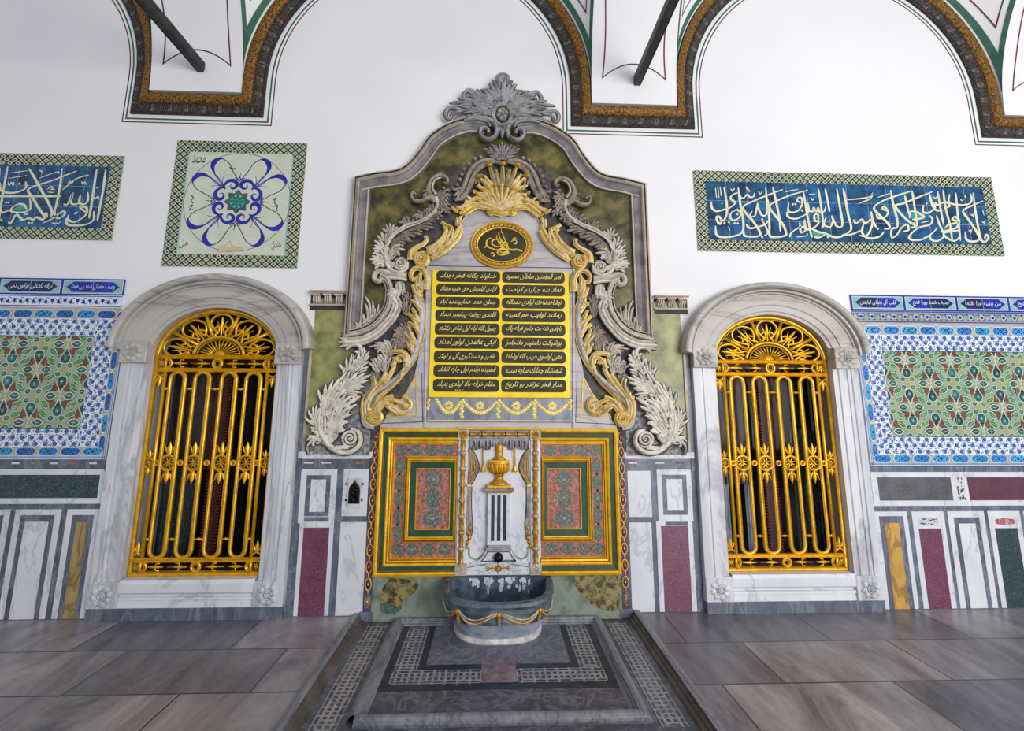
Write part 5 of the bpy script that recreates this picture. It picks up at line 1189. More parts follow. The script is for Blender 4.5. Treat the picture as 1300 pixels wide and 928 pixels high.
# pale marble tablet behind the inscription
b = MB(MARB_T); tabl = [W(*p) for p in ((484, 544), (484, 538), (515, 500), (527, 478), (533, 450), (541, 420), (543, 345), (535, 334), (548, 329), (576, 312), (586, 298), (586, 286), (593, 274), (602, 267), (616, 265), (637, 268))]
tabl = [(x, z) for x, z in tabl]; tabl[-1] = (0, tabl[-1][1]); tabl[0] = (tabl[0][0], 1.318); tabl[1] = (tabl[1][0], 1.335)
fullt = tabl+[(-x, z) for x, z in tabl[::-1][1:]]; b.slab(fullt, .006, .034, MARB_T)
b.rectf(-.62, W(640, 341)[1], .62, W(640, 340)[1], .0345, OUTL)
for s in (-1, 1): b.sweep([(s*.565, 1.325), (s*.590, 2.60)], [(-.010, .034), (-.008, .044), (0, .046), (.008, .044), (.010, .034)], MARB_T)
b.build('pale_tablet', sur)
# fine gilt line following the tablet head, and the corner triangles
hd = cat([W(*p) for p in ((548, 330.5), (562, 323), (576, 314), (585, 303), (587, 293), (586, 285), (592, 275), (601, 268.5), (612, 265.5), (622, 266))], 5)
b = MB(GILT_PAINT); b.sweep(hd, [(-.012, .034), (-.010, .046), (-.004, .050), (.002, .040), (.006, .052), (.016, .060), (.024, .052), (.026, .03)], [MARB_T, MARB_T, OUTL, OUTL, GILT_PAINT, GILT_PAINT, GILT_D], False, True)
b.mirror(); b.build('head_moulding', sur)
b = MB(GILT_PAINT)
tri = [W(*p) for p in ((528, 477), (529, 527), (491, 527.5))]; cv = cat([W(491, 527.5), W(508, 508), W(520, 492), W(528, 477)], 5)
b.sweep(cv[::-1], [(0, .034), (.003, .040), (.008, .040), (.010, .034)], GILT_PAINT); b.sweep([tri[0], tri[1], tri[2]], [(0, .034), (.003, .040), (.008, .040), (.010, .034)], GILT_PAINT)
b.sweep([W(536, 474), W(537, 535), W(486, 537)], [(0, .034), (.002, .038), (.005, .034)], OUTL)
b.mirror(); b.build('gilt_corner_lines', sur)

# crest
def half(nm, fn, both=True):
    b = MB(); fn(b); b.build(nm, sur)
    if both: b.flipped().build(nm, sur)
def crest_side(b):
    m = STONE_C
    acanthus(b, ta([(625, 262), (600, 215), (560, 185), (500, 152)]), .085, 5, m, base=.050, wf=lambda t: .5+.5*sin(pi*t))
    acanthus(b, ta([(612, 275), (540, 220), (470, 190), (425, 170)]), .085, 6, m, base=.058, wf=lambda t: .5+.5*sin(pi*t))
    curl(b, ta([(520, 205), (470, 170), (425, 158), (398, 185), (402, 215), (425, 215), (432, 198)]), .040, .014, m, .070)
    acanthus(b, ta([(605, 290), (500, 245), (400, 232), (305, 240)]), .070, 8, m, base=.056, wf=lambda t: .5+.5*sin(pi*t))
    acanthus(b, ta([(605, 305), (500, 285), (420, 282), (340, 300)]), .062, 7, m, base=.062, wf=lambda t: .5+.5*sin(pi*t))
    curl(b, ta([(400, 285), (340, 268), (300, 272), (284, 300), (292, 330), (312, 332), (322, 315), (310, 305)]), .036, .012, m, .068)
    curl(b, ta([(590, 318), (500, 305), (400, 318), (330, 335)]), .020, .010, m, .060)
half('crest_leaves', crest_side)
def crest_vol(b):
    m = STONE_C
    curl(b, ta([(420, 330), (500, 328), (560, 345), (600, 385), (596, 440), (552, 466), (508, 446), (500, 412), (522, 392), (548, 400), (552, 424)]), .040, .022, m, .074, .026)
    curl(b, ta([(400, 345), (480, 342), (540, 355), (565, 385)]), .018, .014, m, .078, .020)
half('crest_scroll', crest_vol)
b = MB(); m = STONE_C; cxp = ta([(655, 230)])[0]; top = ta([(655, 62)])[0]
for k, (dx, hh, ww) in enumerate(((.10, .62, .05), (.085, .86, .055), (.05, .98, .05), (.0, 1.0, .055))):
    for s in ((-1, 1) if dx else (1,)):
        e = (s*dx, cxp[1]+(top[1]-cxp[1]-.03)*hh); petal(b, (s*dx*.2, cxp[1]-.02), (e[0]-s*dx*.2, e[1]-cxp[1]), hypot(e[0], e[1]-cxp[1]), ww, m, .056+.006*k, .022, OUTL, -s*.35, .02)
for s in (-1, 0, 1): b.dome(s*.028, top[1]-.036-abs(s)*.012, .034, .036, .076, .026, m, 12, 4)
b.rib([(0, cxp[1]), (0, top[1]-.06)], .02, .085, .02, m, 0, OUTL)
b.tube2(arc(0, top[1]-.040, .056, .040, 215, -35, 12), .008, .088, m, 6); b.build('crest_palmette', sur)
bc = ta([(655, 312)])[0][1]
b = MB(); b.dome(0, bc, .062, .082, .06, .038, VERDE, 20, 4); b.build('crest_boss', sur)
b = MB(); b.tube2(arc(0, bc, .076, .098, 0, 360, 30)[:-1], .018, .078, STONE_C, 8, True)
for k in range(6):
    a = k*pi/3+.3; b.dome(.030*cos(a), bc+.038*sin(a), .020, .022, .085, .020, STONE_C, 8, 3)
b.dome(0, bc, .016, .018, .094, .020, STONE_C, 8, 3); b.build('boss_rim', sur)
b = MB()
for dx, l in ((0, .115), (-.034, .085), (.034, .085)): petal(b, (dx*.4, bc-.095), (dx*1.3, -.1), l, .040, STONE_C, .06, .022, OUTL, 0, .01)
b.build('crest_pendant', sur)

# inner top: small palmette, arched bands and beads
b = MB(); bz = ta([(650, 590)])[0][1]
for (u, v), w in (((650, 485), .052), ((540, 525), .046), ((760, 525), .046), ((590, 500), .03), ((712, 500), .03)):
    e = ta([(u, v)])[0]; x = e[0]-ta([(650, 485)])[0][0]; d = (x, e[1]-bz); acanthus(b, [(x*.08, bz), (x*.5, bz+d[1]*.62), (x, bz+d[1])], w, 4, STONE_C, base=.06, ang=40, wf=lambda t: .5+.5*sin(pi*t))
b.build('small_palmette', sur)
def band(b):
    curl(b, ta([(630, 600), (580, 588), (520, 592), (460, 625), (425, 680), (400, 750), (370, 800), (340, 840)]), .042, .050, STONE_M, .046, .030)
    for k in range(3): curl(b, ta([(600, 606-k*2), (530, 612+k*9), (475, 650+k*11), (440+k*10, 720), (410+k*8, 790), (360+k*12, 845)]), .012, .016, STONE_M, .072, .014)
    acanthus(b, ta([(400, 760), (375, 800), (345, 850)]), .07, 4, STONE_M, base=.05)
    acanthus(b, ta([(455, 650), (480, 700), (500, 760)]), .06, 4, STONE_M, base=.045)
half('arched_leaf_band', band)
def beads(b):
    for u, v in ((502, 562), (466, 573), (428, 604), (398, 638), (382, 670), (372, 704), (354, 738), (330, 765), (298, 770), (268, 757)):
        c = ta([(u, v)])[0]; b.dome(c[0], c[1], .017, .017, .03, .026, STONE_C if v < 640 else STONE_M, 10, 4)
half('bead_string', beads)

# long acanthus branch
def branch(b):
    m = STONE_M
    curl(b, tb([(450, 745), (400, 715), (382, 650), (400, 570), (450, 500), (540, 440), (650, 402), (740, 350), (782, 280), (772, 210)]), .046, .030, STONE_L, .062, .028)
    curl(b, tb([(400, 600), (450, 520), (540, 462), (640, 425), (720, 385)]), .014, .010, STONE_P, .088, .012)
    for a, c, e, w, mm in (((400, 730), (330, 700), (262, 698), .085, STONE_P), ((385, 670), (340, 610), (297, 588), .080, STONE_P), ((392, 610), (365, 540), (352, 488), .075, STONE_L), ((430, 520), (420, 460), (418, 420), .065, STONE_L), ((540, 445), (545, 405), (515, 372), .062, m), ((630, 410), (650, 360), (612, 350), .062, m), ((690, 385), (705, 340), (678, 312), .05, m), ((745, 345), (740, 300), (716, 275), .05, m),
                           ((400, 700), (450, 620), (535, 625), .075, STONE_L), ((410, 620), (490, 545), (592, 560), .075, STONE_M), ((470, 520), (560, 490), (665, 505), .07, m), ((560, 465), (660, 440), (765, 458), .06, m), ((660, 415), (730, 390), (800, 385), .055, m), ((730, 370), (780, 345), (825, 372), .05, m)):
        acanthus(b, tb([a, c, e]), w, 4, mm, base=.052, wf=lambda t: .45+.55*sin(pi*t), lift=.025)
half('acanthus_branch', branch)
def vol1(b):
    c = tb([(498, 728)])[0]; volute(b, c, .060, 2.2, STONE_P, .062, .026, 1, 200)
    curl(b, tb([(385, 690), (400, 745), (440, 785), (500, 795), (545, 765), (552, 720)]), .036, .020, STONE_P, .066, .026)
half('branch_volute', vol1)
def topcurl(b):
    m = STONE_M
    curl(b, tb([(775, 235), (730, 200), (715, 140), (745, 75), (800, 48), (845, 58), (862, 85), (850, 105), (832, 92)]), .060, .018, m, .058, .030)
    curl(b, tb([(760, 220), (710, 215), (660, 240), (612, 240), (585, 215), (582, 185), (600, 175), (615, 190)]), .040, .014, m, .056, .026)
    curl(b, tb([(775, 200), (745, 150), (765, 90), (810, 70)]), .020, .012, STONE_L, .082, .014)
    for a, c, e, w in (((775, 180), (840, 200), (865, 235), .06), ((770, 210), (820, 240), (855, 300), .06), ((775, 240), (800, 270), (825, 330), .05), ((780, 250), (845, 300), (880, 350), .05), ((740, 160), (700, 190), (690, 240), .045)):
        acanthus(b, tb([a, c, e]), w, 4, m, base=.050, wf=lambda t: .45+.55*sin(pi*t))
half('curled_leaf', topcurl)
# leaf sprig in the green corner
def sprig(b):
    acanthus(b, tc([(400, 300), (470, 270), (505, 200), (500, 110), (470, 50)]), .065, 6, STONE_L, base=.030, wf=lambda t: .5+.5*sin(pi*t), stem=.018)
    acanthus(b, tc([(460, 290), (530, 240), (560, 170), (575, 110)]), .045, 6, STONE_L, base=.034, wf=lambda t: .5+.5*sin(pi*t))
    acanthus(b, tc([(370, 305), (420, 280), (430, 240)]), .04, 4, STONE_P, base=.03)
half('corner_sprig', sprig)
# laurel garland along the C scroll
def garl(b):
    P = cat(tb([(490, 860), (490, 925)])+tc([(690, 30), (712, 110), (690, 190), (640, 260), (570, 330), (480, 380), (400, 400), (325, 405)]), 8); nn = normals(P)
    b.rib(P, lambda t: .075-.03*t, .040, .020, STONE_M, 0, OUTL)
    for i in range(1, len(P)-1, 2):
        tx, tz = nn[i][1], -nn[i][0]
        for s in (-1, 0, 1):
            a = atan2(tz, tx)+s*.55; l = .06; petal(b, (P[i][0]+nn[i][0]*s*.012, P[i][1]+nn[i][1]*s*.012), (cos(a), sin(a)), l, .026, STONE_L if s else STONE_P, .055+.006*(s == 0), .014, OUTL if s else None, -s*.5, .012)
half('laurel_garland', garl)
# white acanthus sweeping down to the bottom volute
def white(b):
    m = STONE_P
    sp_ = td([(345, 600), (250, 612), (180, 570), (130, 480), (120, 380), (150, 260), (205, 180), (250, 120)])+tc([(330, 640), (400, 560), (480, 490)])
    curl(b, sp_, .050, .020, m, .055, .030)
    lv = [(td, (170, 560), (110, 480), (90, 400), .075), (td, (135, 480), (95, 360), (102, 270), .085), (td, (160, 330), (200, 200), (275, 70), .10), (td, (175, 400), (230, 240), (335, 60), .10),
          (td, (165, 470), (250, 330), (440, 205), .13), (td, (180, 520), (240, 420), (365, 255), .10), (td, (200, 560), (225, 420), (370, 345), .11), (td, (140, 560), (80, 530), (30, 590), .06),
          (tc, (260, 790), (390, 720), (520, 660), .10), (tc, (250, 830), (370, 790), (450, 800), .09), (tc, (330, 690), (350, 600), (375, 500), .075), (tc, (370, 640), (440, 560), (510, 480), .08), (tc, (300, 740), (420, 650), (490, 620), .08),
          (tc, (390, 560), (450, 500), (425, 440), .06)]
    for k, (f, a, c, e, w) in enumerate(lv): acanthus(b, f([a, c, e]), w*1.0, 6, m, base=.050+.004*(k % 3), wf=lambda t: .40+.60*sin(pi*min(1, t*1.1)), lift=.022, ang=42)
    curl(b, tc([(440, 520), (450, 470), (420, 432), (370, 430), (325, 462)]), .034, .020, m, .062, .026)
half('white_acanthus', white)
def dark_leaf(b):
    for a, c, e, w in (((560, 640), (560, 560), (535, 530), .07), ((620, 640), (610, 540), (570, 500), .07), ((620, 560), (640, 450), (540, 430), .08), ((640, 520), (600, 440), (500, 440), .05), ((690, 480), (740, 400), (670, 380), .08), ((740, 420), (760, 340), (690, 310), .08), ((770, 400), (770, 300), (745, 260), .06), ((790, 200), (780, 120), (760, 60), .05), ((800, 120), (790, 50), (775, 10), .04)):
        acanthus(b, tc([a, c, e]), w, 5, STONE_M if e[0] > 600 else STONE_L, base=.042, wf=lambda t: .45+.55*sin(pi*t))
half('taupe_leaves', dark_leaf)  # leaves in beige and taupe stone
def vol2(b):
    c = td([(358, 530)])[0]; volute(b, c, .068, 2.0, STONE_P, .066, .030, -1, 180)
    curl(b, td([(200, 590), (260, 630), (340, 640), (410, 605), (440, 545), (420, 480), (365, 460)]), .040, .030, STONE_P, .070, .028)
    curl(b, td([(225, 640), (150, 570), (90, 545), (40, 560), (22, 610), (30, 660)]), .034, .016, STONE_C, .046, .024)
half('bottom_volute', vol2)

# ---- gilded parts
G1, G2 = GWASH, GILT_PAINT
def gcurl(b, pts, w0, w1, base=.060, h=.022, m=None):
    P = cat(pts, 8); b.rib(P, lambda t: w0+(w1-w0)*t, base, h, m or G1, 0, G2, True, 5)
def gpet(b, p, e, w, base=.06, m=None, bend=0.25, lift=.02):
    d = (e[0]-p[0], e[1]-p[1]); l = hypot(*d); a = atan2(d[1], d[0])-bend/2; pts = [p]; x, z = p
    for i in range(5): x += cos(a)*l/5; z += sin(a)*l/5; a += bend/5; pts.append((x, z))
    f = lambda t: w*(.45+1.1*t if t < .5 else 1.0-(t-.5)*1.5)
    b.rib(pts, lambda t: f(t)+.009, base-.002, .010, G2, lift*.95, None, True, 5); b.rib(pts, f, base, .018, m or G1, lift, None, True, 5)
b = MB(); sb = ta([(645, 905)])[0][1]; sm = ta([(645, 780)])[0][1]
for k in range(-5, 6):
    a = radians(90+k*13.5); l = .215 if abs(k) < 5 else .19; e = (l*1.08*cos(a), sb+l*sin(a)); gpet(b, (.012*k/5, sb), e, .032, .062, None, 0)
    b.dome(e[0], e[1]-.006, .022, .012, .085, .014, GILT_D if k % 2 else GILT_PAINT, 10, 3)
b.build('gilt_shell', sur)
b = MB()
for k, (u, v) in enumerate(((560, 625), (600, 650), (645, 618), (690, 650), (735, 625), (495, 697), (795, 692), (530, 690), (760, 680), (480, 755), (800, 748))):
    e = ta([(u, v)])[0]; e = (e[0]-.006, e[1]); gpet(b, (e[0]*.28, sm-.01), e, .036, .052, STONE_M if k < 5 else G1, 0)
    if k in (0, 2, 4, 5, 6): b.dome(e[0], e[1], .034, .020, .074, .022, GILT_D, 12, 3)
b.build('gilt_palmette', sur)
b = MB()
for s in (-1, 1): volute(b, (s*.085, sb-.012), .036, 1.6, G1, .066, .020, -s, 90, None, G2, G2)
b.rib([(-.07, sb-.02), (0, sb-.035), (.07, sb-.02)], .03, .07, .018, G1, 0, G2); b.build('shell_base', sur)
def wing(b):
    for k, (u0, v0, u1, v1, u2, v2, w) in enumerate(((600, 890, 500, 830, 340, 905, .030), (600, 895, 480, 860, 370, 925, .026), (590, 880, 520, 815, 400, 860, .026), (590, 870, 540, 810, 475, 800, .024), (590, 868, 555, 800, 510, 780, .022), (570, 905, 480, 890, 400, 940, .02))):
        gcurl(b, ta([(u0, v0), (u1, v1), (u2, v2)]), w, w*.5, .062+.003*k)
    for a, e in (((940, 330), (890, 298)), ((985, 300), (930, 300)), ((1010, 270), (1000, 240)), ((1050, 240), (1010, 215)), ((1080, 180), (1060, 170)), ((1120, 150), (1095, 125))):
        gpet(b, tb([a])[0], tb([e])[0], .026, .066)
half('gilt_wing_leaf', wing)
def gvol(b):
    c = tb([(662, 690)])[0]; volute(b, c, .066, 2.3, G1, .066, .026, 1, 120, None, G2, G2)
    gcurl(b, tb([(575, 700), (580, 640), (620, 605), (670, 580), (700, 545), (688, 515)]), .040, .014, .070)
    for k, q in enumerate((((720, 650), (770, 620), (830, 570), (880, 490), (890, 450), (850, 430), (812, 405)), ((700, 620), (760, 590), (820, 530), (850, 470), (830, 440)), ((740, 670), (810, 620), (880, 560), (940, 470), (960, 430), (940, 400)), ((735, 690), (830, 640), (900, 580), (950, 520), (975, 460)))):
        gcurl(b, tb(list(q)), .036 if k < 3 else .020, .014, .060+.004*k)
    for a, e in (((820, 590), (790, 640)), ((870, 530), (850, 600)), ((905, 480), (900, 560)), ((930, 440), (935, 380)), ((950, 420), (960, 370)), ((700, 630), (740, 660))): gpet(b, tb([a])[0], tb([e])[0], .026, .074)
half('gilt_volute_leaf', gvol)
def brk(b):
    # rolled head of the bracket
    gcurl(b, tb([(700, 930), (705, 850), (685, 790), (640, 762), (595, 775), (575, 815), (590, 850), (620, 845)]), .040, .016, .066, .026)
    sp_ = tb([(700, 850)])+tc([(880, 20), (905, 130), (905, 260), (885, 400), (830, 540), (740, 660), (640, 740), (560, 800), (490, 870)])+td([(470, 300), (455, 380), (480, 430), (540, 445)])
    P = cat(sp_, 8); b.rib(P, lambda t: .050-.012*t, .048, .022, MARB_T, 0, OUTL, True, 5)
    Q = [(x+.030, z) for x, z in P]; b.tube2(Q[:60], .0040, .046, G2, 5)
    for a, c, e, w in (((905, 60), (860, 20), (835, -40), .05), ((905, 150), (860, 100), (822, 85), .055), ((905, 250), (860, 230), (805, 185), .055), ((900, 350), (860, 290), (800, 250), .05), ((880, 430), (830, 400), (775, 325), .055), ((860, 500), (810, 440), (790, 390), .045), ((905, 0), (870, -60), (880, -110), .045)):
        p, q, r_ = tc([a, c, e]); gcurl(b, [p, q, r_], w*.8, .012, .058); gcurl(b, [((p[0]+q[0])/2, (p[1]+q[1])/2), ((q[0]+r_[0])/2+.02, (q[1]+r_[1])/2+.03), (r_[0]+.028, r_[1]+.045)], w*.5, .010, .062)
    # long leaf strands sweeping down
    for k, q in enumerate((((800, 560), (730, 690), (620, 790), (520, 880)), ((790, 600), (700, 720), (580, 810), (500, 920)), ((700, 590), (640, 700), (560, 790), (480, 880)), ((640, 640), (590, 720), (520, 800), (470, 900)), ((530, 670), (540, 730), (510, 800), (470, 870)))):
        gcurl(b, tc(list(q)), .020, .032, .062+.003*k, .020, (G1, STONE_M, G1, G1, STONE_M)[k])
    gcurl(b, tc([(790, 600), (800, 540), (770, 490), (710, 480), (655, 492)]), .040, .016, .074, .026); gcurl(b, tc([(785, 560), (775, 525), (745, 518), (715, 540), (738, 556), (755, 545)]), .020, .010, .088, .018)
    gcurl(b, tc([(680, 600), (700, 560), (700, 520)]), .030, .016, .072)
half('gilt_bracket', brk)
def bvol(b):
    c = td([(548, 372)])[0]; volute(b, c, .062, 2.6, G1, .070, .028, -1, 200, None, G2, G2)
    for k, q in enumerate((((470, 190), (450, 300), (470, 390), (520, 440)), ((500, 170), (475, 280), (490, 370), (530, 410)), ((530, 200), (500, 280), (505, 340)))): gcurl(b, td(list(q)), .026, .022, .060+.005*k)
    for k, q in enumerate((((540, 310), (590, 250), (660, 230), (730, 250), (785, 275)), ((560, 330), (620, 265), (690, 290), (750, 335), (800, 315), (820, 270), (800, 225), (760, 205)), ((560, 300), (620, 230), (690, 200)), ((640, 270), (690, 320), (740, 345)))):
        gcurl(b, td(list(q)), .030, .014, .058+.004*k)
    c = td([(785, 283)])[0]; volute(b, c, .022, 1.5, G1, .070, .014, 1, 0, None, G2)
half('gilt_lower_volute', bvol)
# ------------------------------------------------------------ gold inscription board
ib = thing('inscription_board', (0, -.034, 1.545), 'gold board with eighteen dark cartouches of gilt Ottoman verse, in the middle of the surround', 'inscription')
BX, BZ0, BZ1 = .545, 1.548, 2.553
b = MB(GOLDLEAF); b.bslab(-BX, BZ0, BX, BZ1, .036, .050, GOLDLEAF, .002); b.build('gold_ground', ib)
RV = ['امیر المؤمنین سلطان محمود', 'نهاد نده جبلیدر کرامت', 'اوشاهنشاهك اولدی حمدالله', 'زمانند اولوب هم کمینه', 'یاپلدی شه بت جامع فرقه پاك', 'بوشوکت دامنیدر ملتجامز', 'معین اولسون حبیب الله اوشاهه', 'شهنشاه جهانك سایه سنده', 'مدار فخر عزتدر بو تاریخ']
LV = ['خداوند یکانه فخر اجداد', 'ازلدن ایلمیش حق خیره معتاد', 'جهان عهد همایوننده آباد', 'قلندی روضه پیغمبر ایجاد', 'رسول الله ایله اول شاهی دلشاد', 'ایکی عالمدن اولور امداد', 'ظهیر و دستگیری آل و اولاد', 'قصیده ایلدم اول جایه انشاد', 'مقام خرقه بالا اولدی بنیاد']
def rrect(x0, z0, x1, z1, r, n=5):
    return arc(x1-r, z1-r, r, r, 0, 90, n)+arc(x0+r, z1-r, r, r, 90, 180, n)+arc(x0+r, z0+r, r, r, 180, 270, n)+arc(x1-r, z0+r, r, r, 270, 360, n)
rows = [W(636, 260+v/3.316)[1] for v in (288, 343, 396, 449, 505, 562, 619, 677, 736)]+[W(636, 260+798/3.316)[1]]
for k in range(9):
    zt_, zb_ = rows[k], rows[k+1]+.016
    for side, tx in ((-1, LV[k]), (1, RV[k])):
        x0, x1 = (-.512, -.006) if side < 0 else (.010, .512)
        t_ = MB(OLIVE); t_.slab(rrect(x0, zb_, x1, zt_, .030), .049, .0530, OLIVE, .001); c = t_.build('cartouche', ib); c['_org'] = ib['_org']
        q = MB(GILT_PALE); h = zt_-zb_; letter(q, tx, x0+.035, zb_+h*.24, x1-.030, zb_+h*.84, .0542, GILT_PALE, .35, .006)
        if k == 8 and side < 0: letter(q, '١٢٤٨', x0+.17, zb_+h*.04, x0+.24, zb_+h*.18, .0544, GILT_PALE, 0, .01)
        q.build('verse', c)
# frieze of painted garlands below
gf = thing('garland_frieze', (0, -.034, 1.36), 'blue-grey marble strip with gold garlands and rosettes, directly under the inscription board', 'frieze')
b = MB(MARB_GF); b.bslab(-.557, 1.362, .557, 1.547, .036, .046, MARB_GF, .002); b.rectf(-.545, 1.372, .545, 1.377, .0465, GILT_PALE); b.build('grey_ground', gf)
xs_ = [-.545, -.29, -.012, .265, .545]
for k, x in enumerate(xs_):
    b = MB(GILT_PALE)
    for j in range(7 if k in (1, 2, 3) else 4): b.dome(x+(.004*(-1)**j), 1.525-j*.021, .016*(1 if 0 < k < 4 else .7), .014, .046, .006, GILT_PALE, 9, 2)
    b.build('gold_drop', gf)
for k in range(4):
    a, c = xs_[k], xs_[k+1]; b = MB(GILT_PALE)
    if k == 0: a += .06
    for j in range(17):
        t = j/16; x = a+(c-a)*t; z = 1.530-.100*sin(pi*t); b.dome(x, z, .013+.006*sin(pi*t), .012+.004*sin(pi*t), .046, .006, GILT_PALE, 8, 2)
    b.build('gold_garland', gf); b = MB(GILT_PALE, GILT_D); mx = (a+c)/2
    for j in range(8): q = j*pi/4; b.rib([(mx, 1.487), (mx+.018*cos(q), 1.487+.018*sin(q)), (mx+.034*cos(q), 1.487+.034*sin(q))], .016, .046, .004, GILT_PALE, 0, None, True, 3)
    b.ell(mx, 1.487, .009, .009, .0530, GILT_D, 8); b.build('gold_rosette', gf)

# oval medallion
c = W(637, 311, .04); cz = c[1]; cx = .006
tm = thing('tughra_medallion', (cx, -.034, cz-.16), 'oval dark medallion with a gilt tughra and braided gold rim, above the inscription board', 'medallion')
b = MB(OLIVE); b.dome(cx, cz, .205, .150, .036, .010, OLIVE, 40, 4); b.build('field', tm)
b = MB(GILT_D); b.sweep(arc(cx, cz, .208, .153, 0, 360, 48)[:-1], [(.014, .036), (.012, .052), (.004, .056), (-.002, .050), (-.014, .062), (-.026, .060), (-.034, .052), (-.040, .056), (-.046, .050), (-.048, .036)], [GILT_PAINT, GILT_PAINT, GILT_D, GILT_D, GILT_D, GILT_D, GILT_PAINT, GILT_PAINT, GILT_D], True, True)
for k in range(40):
    a = 2*pi*k/40; p = (cx+.222*cos(a), cz+.167*sin(a)); a2 = a+pi/2+.5; b.rib([(p[0]-.018*cos(a2), p[1]-.018*sin(a2)), p, (p[0]+.018*cos(a2), p[1]+.018*sin(a2))], .011, .058, .010, STONE_L if k % 2 else GILT_PAINT, 0, None, True, 3)
b.build('rim', tm)
b = MB(GILT_PAINT); tt = T(590, 270, 11.6)
def st(pts, w): b.rib(cat(tt(pts, .045), 5), lambda t: 1.25*w*(.5+.5*sin(pi*t)), .047, .004, GILT_PAINT, 0, None, True, 3)
for q, w in ((((600, 470), (500, 545), (400, 530), (330, 490), (320, 430), (350, 385), (400, 375)), .010), (((560, 490), (480, 500), (410, 470), (400, 425), (440, 395), (500, 400)), .009), (((640, 530), (700, 548), (770, 545), (850, 570)), .013), (((620, 560), (560, 500), (480, 400), (470, 330)), .008), (((640, 545), (590, 470), (520, 380), (495, 300)), .008), (((655, 540), (620, 460), (570, 350), (545, 280)), .008), (((500, 540), (480, 590), (530, 620), (610, 610), (660, 585)), .011), (((500, 560), (560, 590), (630, 570), (590, 540), (520, 545)), .012), (((540, 560), (560, 530), (620, 540)), .012), (((560, 450), (600, 430), (625, 470), (600, 520)), .010), (((500, 450), (540, 420), (560, 470), (520, 500)), .010), (((680, 430), (720, 400), (760, 420), (750, 460), (710, 450)), .007), (((700, 390), (740, 370), (770, 400)), .005), (((380, 600), (410, 590), (440, 630), (400, 640)), .008), (((320, 480), (290, 520)), .005)): st(list(q), w)
for x in (505, 535, 560): st([(x, 300), (x+4, 250), (x+2, 220)] if x == 535 else [(x, 330), (x-2, 270)], .004)
b.build('tughra', tm)
# ------------------------------------------------------------ fountain wall below the inscription
FT = 1.318; FB = .275       # top and foot of the painted panels
# plinth of green breccia
pl = thing('breccia_plinth', (0, 0, -.03), 'mottled green stone plinth behind the basin, under the painted panels', 'plinth')
for s in (-1, 1):
    b = MB(BRECCIA); x0, x1 = sorted((s*.002, s*.905)); b.bslab(x0, -.035, x1, .270, .004, .016, BRECCIA)
    q = [(s*.86, .015), (s*.70, .05), (s*.60, .14), (s*.54, .24), (s*.66, .262), (s*.885, .265), (s*.89, .12)] if s > 0 else [(s*.80, .03), (s*.85, .11), (s*.80, .235), (s*.70, .25), (s*.58, .22), (s*.60, .16), (s*.68, .10), (s*.70, .04)]
    b.poly(cat(q, 4, True), .0168, BRECCIA_P)
    if s < 0: b.poly(cat([(-.84, .04), (-.83, .09), (-.75, .07), (-.70, .045), (-.76, .01)], 4, True), .0172, PTEAL_D)
    b.build('slab', pl)
# chain mosaic strips
for s, lab in ((-1, 'purple mosaic strip with gilt oval chain, along the left side of the painted panels'), (1, 'purple mosaic strip with gilt oval chain, along the right side of the painted panels')):
    t = thing('chain_mosaic_strip', (s*.935, 0, 0), lab, 'mosaic strip'); x = s*.935
    b = MB(PURPLE); b.bslab(x-.030, -.01, x+.030, FT, .004, .014, PURPLE); b.bslab(x-.050, -.03, x+.050, .03, .004, .020, MARB_B, .002)
    n = 11; h = (FT-.05)/n
    for k in range(n):
        zc = .04+(k+.5)*h; g = GILT_PAINT if k > 0 else YELLOW_D
        b.tube2(arc(x, zc, .021, h*.36, 0, 360, 14)[:-1], .0042, .0155, g, 5, True); b.dome(x, zc, .014, h*.27, .014, .004, WINE if k > 0 else YELLOW_D, 10, 2); b.dome(x, zc, .005, .007, .018, .003, MOS_W, 6, 2)
        b.tube2([(x, zc+h*.36), (x, zc+h*.64)], .006, .0155, g, 5)
    b.build('mosaic', t)
# painted side panels
def pframe(b, x0, z0, x1, z1, prof, ms): b.sweep([(x0, z0), (x0, z1), (x1, z1), (x1, z0)], [(-o, d) for o, d in prof], ms, True)
def motif(b, cx, cz, w, h, d, m, md, vert=True):
    """leafy grey-green arabesque cluster"""
    def p(u, v): return (cx+u*w, cz+v*h) if vert else (cx+v*w, cz+u*h)
    b.ell(cx, cz, w*.30, h*.26, d, md, 12); b.ell(cx, cz, w*.2, h*.17, d+.0004, m, 10)
    for s in (-1, 1):
        for u, v, r1, r2 in ((.34, .22, .2, .16), (.55, .40, .13, .12), (.22, .50, .17, .14), (.12, .76, .12, .12), (.72, .10, .14, .10), (.34, .70, .08, .09)):
            for q in (-1, 1):
                c = p(s*u, q*v); b.ell(c[0], c[1], abs(r1*w), abs(r2*h), d+.0002, m if (u*10+v*10) % 2 < 1 else md, 9)
                c2 = p(s*u*.96, q*v*.95); b.ell(c2[0], c2[1], abs(r1*w*.5), abs(r2*h*.5), d+.0006, md if (u*10+v*10) % 2 < 1 else PTEAL, 7)
        b.line(cat([p(s*.1, -.9), p(s*.5, -.5), p(s*.62, 0), p(s*.5, .5), p(s*.1, .9)], 3), .006, d+.0003, md)
    b.line([p(0, -1), p(0, 1)], .008, d+.0003, md)
